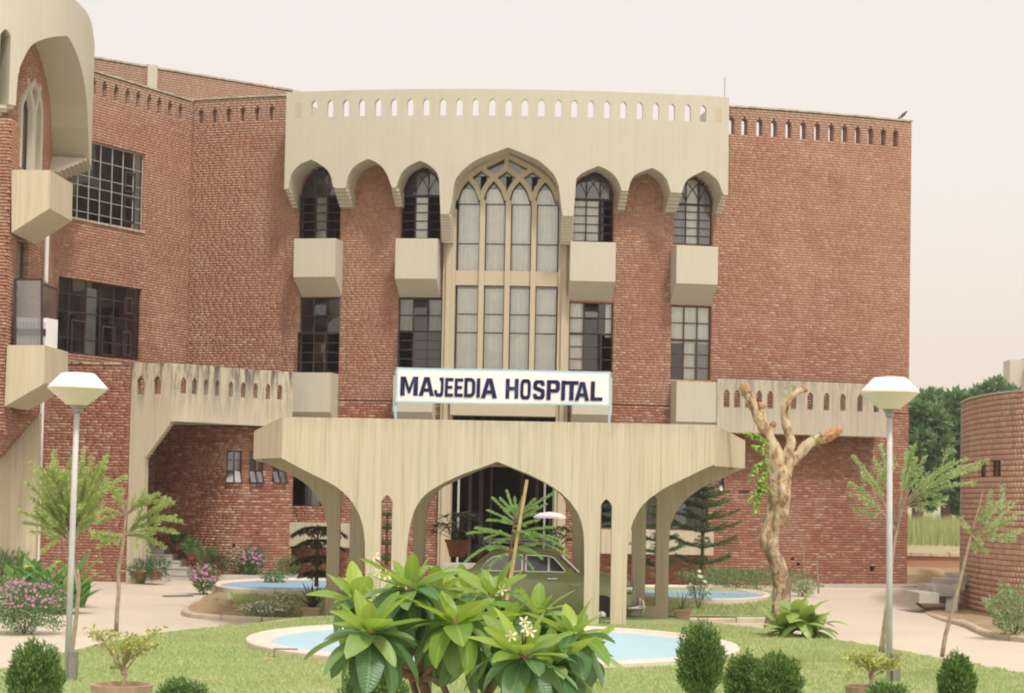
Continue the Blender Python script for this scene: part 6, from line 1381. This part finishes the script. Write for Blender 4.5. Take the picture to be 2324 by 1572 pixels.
# ---- far trees
def fartree(label, px, ytop, wpx, hpx, depth, n=9000):
    c = at(px, ytop, depth); k = FPX/depth; rx, h = wpx/2/k, hpx/k; T = thing('far_tree', label, 'tree', (c.x, c.y, c.z-h-1), 'trees beyond the field'); PP = []; DD = []
    cl = rv(46)*np.random.uniform(.6, .95, 46)[:, None]*np.array([rx, rx*.8, h*.46])+np.array([c.x, c.y, c.z-h*.5])
    for q in cl:
        m = n//46; d = rv(m); r = np.random.random(m)**.4; PP.append(q+d*r[:, None]*rx*.27); DD.append(d+rv(m)*.5)
    P = np.concatenate(PP); leafobj('crown', P, np.concatenate(DD), .42*np.random.uniform(.6, 1.3, len(P)), .26, LM['far'], T); mb = MB(); mb.tube([(c.x, c.y, c.z-h-4), (c.x, c.y, c.z-h*.4)], [.4, .2], 8); mb.build('trunk', M['bark'], T)
fartree('big dark tree crown beyond the field between the buildings', 2150, 868, 210, 300, 98, 18000); fartree('paler tree crown rising behind the round building', 2255, 862, 170, 270, 108, 12000); fartree('lower tree right of the hospital corner beyond the field', 2085, 905, 130, 250, 92, 10000); fartree('tree crown at the right edge behind the round building', 2345, 900, 130, 150, 104, 6000)
pts = []
for _ in range(9000):
    y = random.uniform(62, 100); x = y*random.uniform(.205, .30); pts.append((x, y, 1.3+(y-66)*.004))
blades('tall_grass', pts, .75, leaf_mat('tall green grass', (.22, .29, .12), (.36, .42, .21), .3, .8, (.48, .47, .28)), .02, .3)
# ---- bird on the parapet
p = MW.pt(S(2052, 278), zC+.05, -.1); T = thing('bird', 'small dark bird perched on the right end of the brick parapet', 'bird', tuple(p)); mb = MB(); mb.tube([p+Vector((-.17, 0, .02)), p+Vector((-.06, 0, .09)), p+Vector((.02, 0, .16)), p+Vector((.08, 0, .22)), p+Vector((.11, 0, .25)), p+Vector((.16, 0, .27))], [.008, .03, .05, .035, .03, .004], 8); mb.tube([p+Vector((0, 0, 0)), p+Vector((.01, 0, .12))], .006, 4); mb.build('body', simple('dark feathers', (.08, .075, .08)), T, smooth=True)
# ------------------------------------------------------------------ frangipani in the foreground
def leaf_unit(droop, Wd=.40):
    mb = MB(); seg = 9; e = 0.0; y = z = 0.0
    for i in range(seg+1):
        t = i/seg; w = Wd/2*(math.sin(math.pi*(t**.78)*.97)**.72 if 0 < t < 1 else 0.0)+.006; wv = .012*math.sin(t*9)
        for x, dz in ((-w, .20*w+wv), (-w*.5, .05*w), (0, 0), (w*.5, .05*w), (w, .20*w-wv)): mb.v.append((x, y, z+dz))
        y += math.cos(e)/seg; z += math.sin(e)/seg; e -= droop/seg
    for i in range(seg):
        for j in range(4): a = i*5+j; mb.f.append((a, a+1, a+6, a+5)); mb.m.append(0)
    return mb
PL = {}
for kx, dr in enumerate((.25, .6, 1.0, 1.5)):
    for mt in ('plum_up', 'plum_low'):
        mb = leaf_unit(dr); me = bpy.data.meshes.new('leaf'); me.from_pydata([(x*.26, y*.26, z*.26) for x, y, z in mb.v], [], mb.f); me.materials.append(LM[mt]); me.polygons.foreach_set('use_smooth', [True]*len(me.polygons)); PL[(kx, mt)] = me
FT = thing('frangipani_tree', 'frangipani with large glossy leaves and cream flowers filling the foreground', 'tree', (at(1000, 1600, 7.5).x, 7.5, .4))
m_fb = simple('red brown frangipani branch', (.20, .12, .075), .8, .3, 30, bmp=.6)
def ros(px, py, dep, n=15, s=1.0, tilt=0.0, up=1.15):
    c = at(px, py, dep)
    for i in range(n):
        t = i/(n-1); az = i*2.399+px; el = up-(up+1.3)*t**.8+random.uniform(-.14, .14); kx = 0 if t < .3 else random.choice((1, 1, 2)) if t < .7 else random.choice((2, 3)); mt = 'plum_up' if t < .30 or random.random() < .12 else 'plum_low'
        o = new_obj('leaf', PL[(kx, mt)], FT); L = s*.73*random.uniform(.7, 1.28)*(0.75 if t < .1 else 1)
        off = Vector((math.cos(az), math.sin(az), 0))*.02+Vector((0, 0, -.05*t)); m = Matrix.Translation(c+off) @ Matrix.Rotation(az-math.pi/2, 4, 'Z') @ Matrix.Rotation(el, 4, 'X') @ Matrix.Rotation(random.uniform(-.35, .35), 4, 'Y')
        o.location = m.to_translation(); o.rotation_euler = m.to_euler(); o.scale = (L*random.uniform(.85, 1.15), L, L)
    return c
RS = [(930, 1326, 7.3, 34, 1.12), (838, 1425, 7.0, 34, 1.12), (806, 1352, 7.7, 24, .95), (1034, 1405, 7.1, 34, 1.10), (1118, 1345, 7.6, 28, .95), (1188, 1478, 6.8, 36, 1.12), (1222, 1385, 7.4, 28, .98), (1300, 1432, 7.2, 32, .98), (985, 1350, 7.9, 23, .9), (1255, 1500, 7.1, 24, .95), (1098, 1460, 7.5, 24, .9), (905, 1430, 7.6, 23, .9), (1060, 1335, 8.0, 19, .85), (1290, 1480, 7.5, 23, .9), (1210, 1440, 7.7, 17, .85), (1150, 1410, 7.3, 19, .9), (1330, 1470, 7.4, 14, .85), (985, 1450, 7.4, 20, .9), (870, 1385, 7.5, 18, .9)]
hub = {}
for q in RS: hub[q[:2]] = ros(*q)
def fbr(path, r): 
    P = smooth_pts([at(x, y, d) for x, y, d in path], .03); rs = np.interp(np.linspace(0, 1, len(P)), np.linspace(0, 1, len(r)), r); mb = MB(); mb.tube(P, [float(v) for v in rs], 10, wob=.06); mb.build('branch', m_fb, FT, smooth=True)
fbr([(956, 1540, 7.3), (975, 1600, 7.3), (1000, 1700, 7.3), (1020, 1900, 7.3), (1030, 2260, 7.3)], [.022, .026, .03, .04, .05])
fbr([(956, 1540, 7.3), (905, 1520, 7.2), (880, 1490, 7.1), (860, 1450, 7.05), (838, 1425, 7.0)], [.02, .018, .017, .016, .015])
fbr([(930, 1326, 7.3), (938, 1400, 7.35), (945, 1470, 7.35), (958, 1545, 7.3)], [.013, .013, .014, .018])
fbr([(880, 1395, 7.6), (905, 1440, 7.5), (925, 1500, 7.45), (940, 1560, 7.4), (960, 1620, 7.35)], [.010, .012, .012, .014, .014])
fbr([(958, 1542, 7.3), (975, 1522, 7.25), (1010, 1480, 7.2), (1030, 1440, 7.1), (1034, 1405, 7.1)], [.017, .014, .013, .012, .012])
fbr([(958, 1540, 7.3), (990, 1538, 7.2), (1008, 1560, 7.2), (1022, 1620, 7.2), (1030, 1750, 7.3)], [.014, .013, .013, .016, .02])
fbr([(1188, 1478, 6.8), (1185, 1540, 6.9), (1130, 1600, 7.1), (1060, 1720, 7.3)], [.013, .014, .018, .022])
fbr([(1118, 1345, 7.6), (1110, 1450, 7.6), (1110, 1560, 7.4), (1070, 1700, 7.3)], [.011, .012, .016, .02])
fbr([(1222, 1385, 7.4), (1230, 1480, 7.3), (1190, 1590, 7.2), (1100, 1720, 7.3)], [.012, .012, .016, .02]); fbr([(1300, 1432, 7.2), (1290, 1520, 7.2), (1200, 1620, 7.2), (1100, 1740, 7.3)], [.012, .013, .016, .02])
def fflower(c, s=.021):
    mb = MB(); a0 = random.uniform(0, 6); f = Vector((random.uniform(-.5, .5), -1, random.uniform(-.1, .6))).normalized(); x = f.orthogonal().normalized(); y = f.cross(x)
    for k in range(5):
        a = a0+k*1.2566; d = x*math.cos(a)+y*math.sin(a); e = x*math.cos(a+.55)+y*math.sin(a+.55); mb.mi = 0; mb.poly([c, c+d*s*.75+f*.006, c+(d+e).normalized()*s*1.25+f*.004, c+e*s*.85]); mb.mi = 1; mb.poly([c+f*.002, c+d*s*.33+f*.005, c+e*s*.35+f*.005])
    mb.build('flower', [LM['white'], LM['yel']], FT)
for x, y, d in ((850, 1262, 7.25), (860, 1300, 7.2), (878, 1304, 7.1), (1160, 1442, 6.6), (1195, 1425, 6.6), (1205, 1432, 6.55), (1190, 1410, 6.65), (1140, 1338, 7.4)): fflower(at(x, y, d))
for a, b in (((930, 1326, 7.3), (866, 1290, 7.2)), ((930, 1326, 7.3), (852, 1268, 7.25)), ((1188, 1478, 6.8), (1185, 1435, 6.62)), ((1188, 1478, 6.8), (1198, 1420, 6.65))): mb = MB(); mb.tube([at(*a), at(*b)], [.006, .003], 6); mb.build('flower_stalk', m_fb, FT)
# ------------------------------------------------------------------ green saloon car in the porch
def car():
    yc = 36.75; near = at(1452, 1385, 35.95); x1 = near.x; L = 4.35; x0 = x1-L; T = thing('parked_car', 'old rounded olive green saloon car with roof rack parked under the porch', 'car', (x0+L/2, yc, 0))
    paint, nt, b = base_mat('olive green car paint', .28, .5); b.inputs['Base Color'].default_value = (.29, .33, .15, 1); b.inputs['Coat Weight'].default_value = .5
    chrome, nt, b2 = base_mat('chrome', .22, .5); b2.inputs['Metallic'].default_value = 1; b2.inputs['Base Color'].default_value = (.62, .62, .62, 1)
    tyre = simple('tyre rubber', (.03, .03, .03), .85); glass = simple('car glass', (.03, .035, .04), .08, .05, 2, spec=.7); cur = simple('grey car curtain', (.30, .31, .34), .7, .08, 4)
    # stations: x from rear, half width, sill z, belt z, crown z
    st = [(0.0, .50, .42, .72, .74), (.08, .66, .34, .80, .86), (.35, .76, .28, .92, 1.02), (.75, .81, .26, 1.06, 1.14), (1.15, .83, .26, 1.14, 1.24), (1.45, .84, .26, 1.17, 1.22), (1.9, .845, .26, 1.18, 1.22), (2.4, .845, .26, 1.17, 1.21), (2.85, .84, .26, 1.15, 1.19), (3.1, .83, .26, 1.13, 1.20), (3.5, .81, .28, 1.08, 1.19), (3.9, .77, .32, .99, 1.13), (4.15, .68, .36, .88, 1.04), (4.24, .52, .42, .80, .96)]
    mb = MB(); rows = []
    for x, hw, zs, zb, zt in st:
        sec = [(hw*.90, zs), (hw*.985, zs+.10), (hw, zs+(zb-zs)*.45), (hw*.985, zs+(zb-zs)*.75), (hw*.93, zb), (hw*.84, zb+(zt-zb)*.25), (hw*.62, zb+(zt-zb)*.72), (hw*.3, zt-.005), (0, zt)]
        rows.append([Vector((x0+x, yc-y, z)) for y, z in sec]+[Vector((x0+x, yc+y, z)) for y, z in sec[-2::-1]])
    n = len(rows[0])
    for r in rows: mb.v += [tuple(p) for p in r]
    for i in range(len(rows)-1):
        for j in range(n-1): a = i*n+j; mb.f.append((a, a+1, a+n+1, a+n)); mb.m.append(0)
    mb.f += [tuple(range(n)), tuple(range((len(rows)-1)*n, len(rows)*n))[::-1]]; mb.m += [0, 0]
    o = mb.build('body', paint, T, smooth=True)
    # greenhouse
    cb = [(.95, 1.16, .64), (1.12, 1.36, .64), (1.35, 1.53, .62), (1.65, 1.62, .60), (2.0, 1.655, .59), (2.35, 1.65, .59), (2.62, 1.60, .60), (2.80, 1.50, .62), (2.98, 1.32, .66), (3.12, 1.17, .68)]
    mb = MB(); rows = []
    for x, zt, hw in cb:
        sec = [(.76, 1.12), (.745, max(1.13, min(zt-.02, 1.24))), (.70, max(1.135, min(zt-.03, 1.40))), (hw+.03, max(1.14, zt-.10)), (hw-.04, max(1.15, zt-.035)), (.3, zt), (0, zt+.005)]; rows.append([Vector((x0+x, yc-y, z)) for y, z in sec]+[Vector((x0+x, yc+y, z)) for y, z in sec[-2::-1]])
    n = len(rows[0])
    for r in rows: mb.v += [tuple(p) for p in r]
    for i in range(len(rows)-1):
        for j in range(n-1): a = i*n+j; mb.f.append((a, a+1, a+n+1, a+n)); mb.m.append(0)
    mb.build('cabin', paint, T, smooth=True)
    def sidey(z): return .775-.115*max(0, (z-1.15))/.35
    def pane(name, pts, mat, o=.0):
        P = [Vector((x0+x, yc-sidey(z)-.012-o, z)) for x, z in pts]; mb = MB(); mb.poly(P[::-1]); mb.build(name, mat, T); mb = MB()
        for a, c in zip(P, P[1:]+P[:1]): mb.bar(a+Vector((0, -.004, 0)), c+Vector((0, -.004, 0)), .022)
        mb.build('window_trim', chrome, T)
    pane('side_window', [(1.22, 1.19), (1.20, 1.24), (1.28, 1.36), (1.42, 1.46), (1.62, 1.50), (2.00, 1.51), (2.00, 1.19)], cur)
    pane('side_window', [(2.08, 1.19), (2.08, 1.51), (2.52, 1.50), (2.52, 1.19)], glass); pane('quarter_window', [(2.54, 1.19), (2.54, 1.50), (2.64, 1.46), (2.86, 1.22), (2.83, 1.19)], glass)
    mb = MB(); mb.poly([(x0+2.80, yc-.60, 1.49), (x0+3.13, yc-.66, 1.20), (x0+3.13, yc+.66, 1.20), (x0+2.80, yc+.60, 1.49)]); mb.build('windscreen', glass, T)
    mb = MB(); mb.bar((x0+2.80, yc-.66, 1.50), (x0+3.14, yc-.72, 1.19), .035); mb.bar((x0+2.80, yc-.66, 1.50), (x0+2.80, yc+.66, 1.50), .03); mb.build('windscreen_trim', chrome, T)
    for xw in (.78, 3.58):
        for sg in (-1, 1):
            c = Vector((x0+xw, yc+sg*.70, .325)); W_ = thing_part('wheel', T); mb = MB()
            def ring(prof, nm, mat, par):
                mb = MB(); base = []
                for r, yy in prof:
                    for j in range(26): a = 2*math.pi*j/26; mb.v.append((c.x+r*math.cos(a), c.y+sg*yy, c.z+r*math.sin(a)))
                for i in range(len(prof)-1):
                    for j in range(26): a = i*26+j; b_ = i*26+(j+1) % 26; mb.f.append((a, b_, b_+26, a+26)); mb.m.append(0)
                mb.f.append(tuple(range((len(prof)-1)*26, len(prof)*26))); mb.m.append(0); return mb.build(nm, mat, par, smooth=False)
            w_ = ring([(.20, -.1), (.325, -.08), (.328, .0), (.325, .06), (.29, .09), (.215, .085), (.2, .07)], 'wheel', tyre, T)
            sub(ring([(.205, .06), (.2, .09), (.13, .10), (.125, .085)], 'rim', paint, None), w_); sub(ring([(.13, .095), (.11, .12), (.05, .14), (.01, .145)], 'hub_cap', chrome, None), w_)
            mb = MB(); 
            for j in range(16):
                a, b_ = math.pi*(-.06+1.12*j/16), math.pi*(-.06+1.12*(j+1)/16); P = [Vector((c.x+r*math.cos(t), yc+sg*.822, c.z+.03+r*math.sin(t))) for r, t in ((.10, a), (.395, a), (.395, b_), (.10, b_))]; mb.poly(P)
            mb.build('wheel_arch_shade', M['dark'], T)  # flat dark piece painted for the shade inside the wheel opening
    # bumper, grille, rack, handles, trim
    mb = MB(); mb.tube([(x0+4.1, yc-.84, .50), (x0+4.28, yc-.78, .50), (x0+4.38, yc-.5, .50), (x0+4.40, yc, .50), (x0+4.38, yc+.5, .50), (x0+4.28, yc+.78, .50)], .055, 8); mb.build('bumper', chrome, T, smooth=True)
    for sg in (-1, 1): mb = MB(); mb.tube([(x0+4.42, yc+sg*.45, .38), (x0+4.45, yc+sg*.45, .5), (x0+4.42, yc+sg*.45, .64)], .035, 8); mb.build('overrider', chrome, T)
    for k in range(7): mb = MB(); mb.bar((x0+4.27, yc-.42, .62+.045*k), (x0+4.27, yc+.42, .62+.045*k), .02); mb.build('grille_bar', chrome, T)
    for sg in (-1, 1): mb = MB(); mb.tube([(x0+4.05, yc+sg*.66, .86), (x0+4.20, yc+sg*.66, .86)], [.10, .09], 14); mb.build('headlight', chrome, T)
    mb = MB(); mb.bar((x0+.6, yc-.835, .98), (x0+3.9, yc-.80, .93), .015); mb.build('side_trim', chrome, T)
    for xx in (1.95, 2.7): mb = MB(); mb.bar((x0+xx-.2, yc-.86, 1.06), (x0+xx, yc-.86, 1.06), .025); mb.build('door_handle', chrome, T)
    rk = MB()
    for sg in (-1, 1):
        for zz in (1.74, 1.80): rk.bar((x0+1.25, yc+sg*.52, zz), (x0+2.6, yc+sg*.52, zz), .018)
    for i in range(6): xx = x0+1.25+1.35*i/5; rk.bar((xx, yc-.52, 1.74), (xx, yc+.52, 1.74), .018)
    for xx in (1.35, 2.45):
        for sg in (-1, 1): rk.bar((x0+xx, yc+sg*.52, 1.60), (x0+xx, yc+sg*.52, 1.80), .02)
    for cx in (1.28, 2.55):
        pr = None
        for j in range(13): a = 2*math.pi*j/12; p = Vector((x0+cx+.07*math.cos(a), yc-.53, 1.74+.06*math.sin(a))); (rk.bar(pr, p, .012) if pr else None); pr = p
    rk.build('roof_rack', M['metal'], T)
def thing_part(n, T): return None
car()
# ------------------------------------------------------------------ hazy air
HZ = bpy.data.materials.new('hazy air'); HZ.use_nodes = True; nt = HZ.node_tree; nt.nodes.clear(); o_ = N(nt, 'ShaderNodeOutputMaterial'); v_ = N(nt, 'ShaderNodeVolumePrincipled'); v_.inputs['Density'].default_value = .0006; v_.inputs['Color'].default_value = (1, .985, .96, 1); v_.inputs['Anisotropy'].default_value = .2
nt.links.new(v_.outputs[0], o_.inputs['Volume'])
mb = MB(); mb.box(-70, -8, -1.2, 70, 190, 20)
if HAZE: tag(mb.build('haze', HZ), kind='stuff')
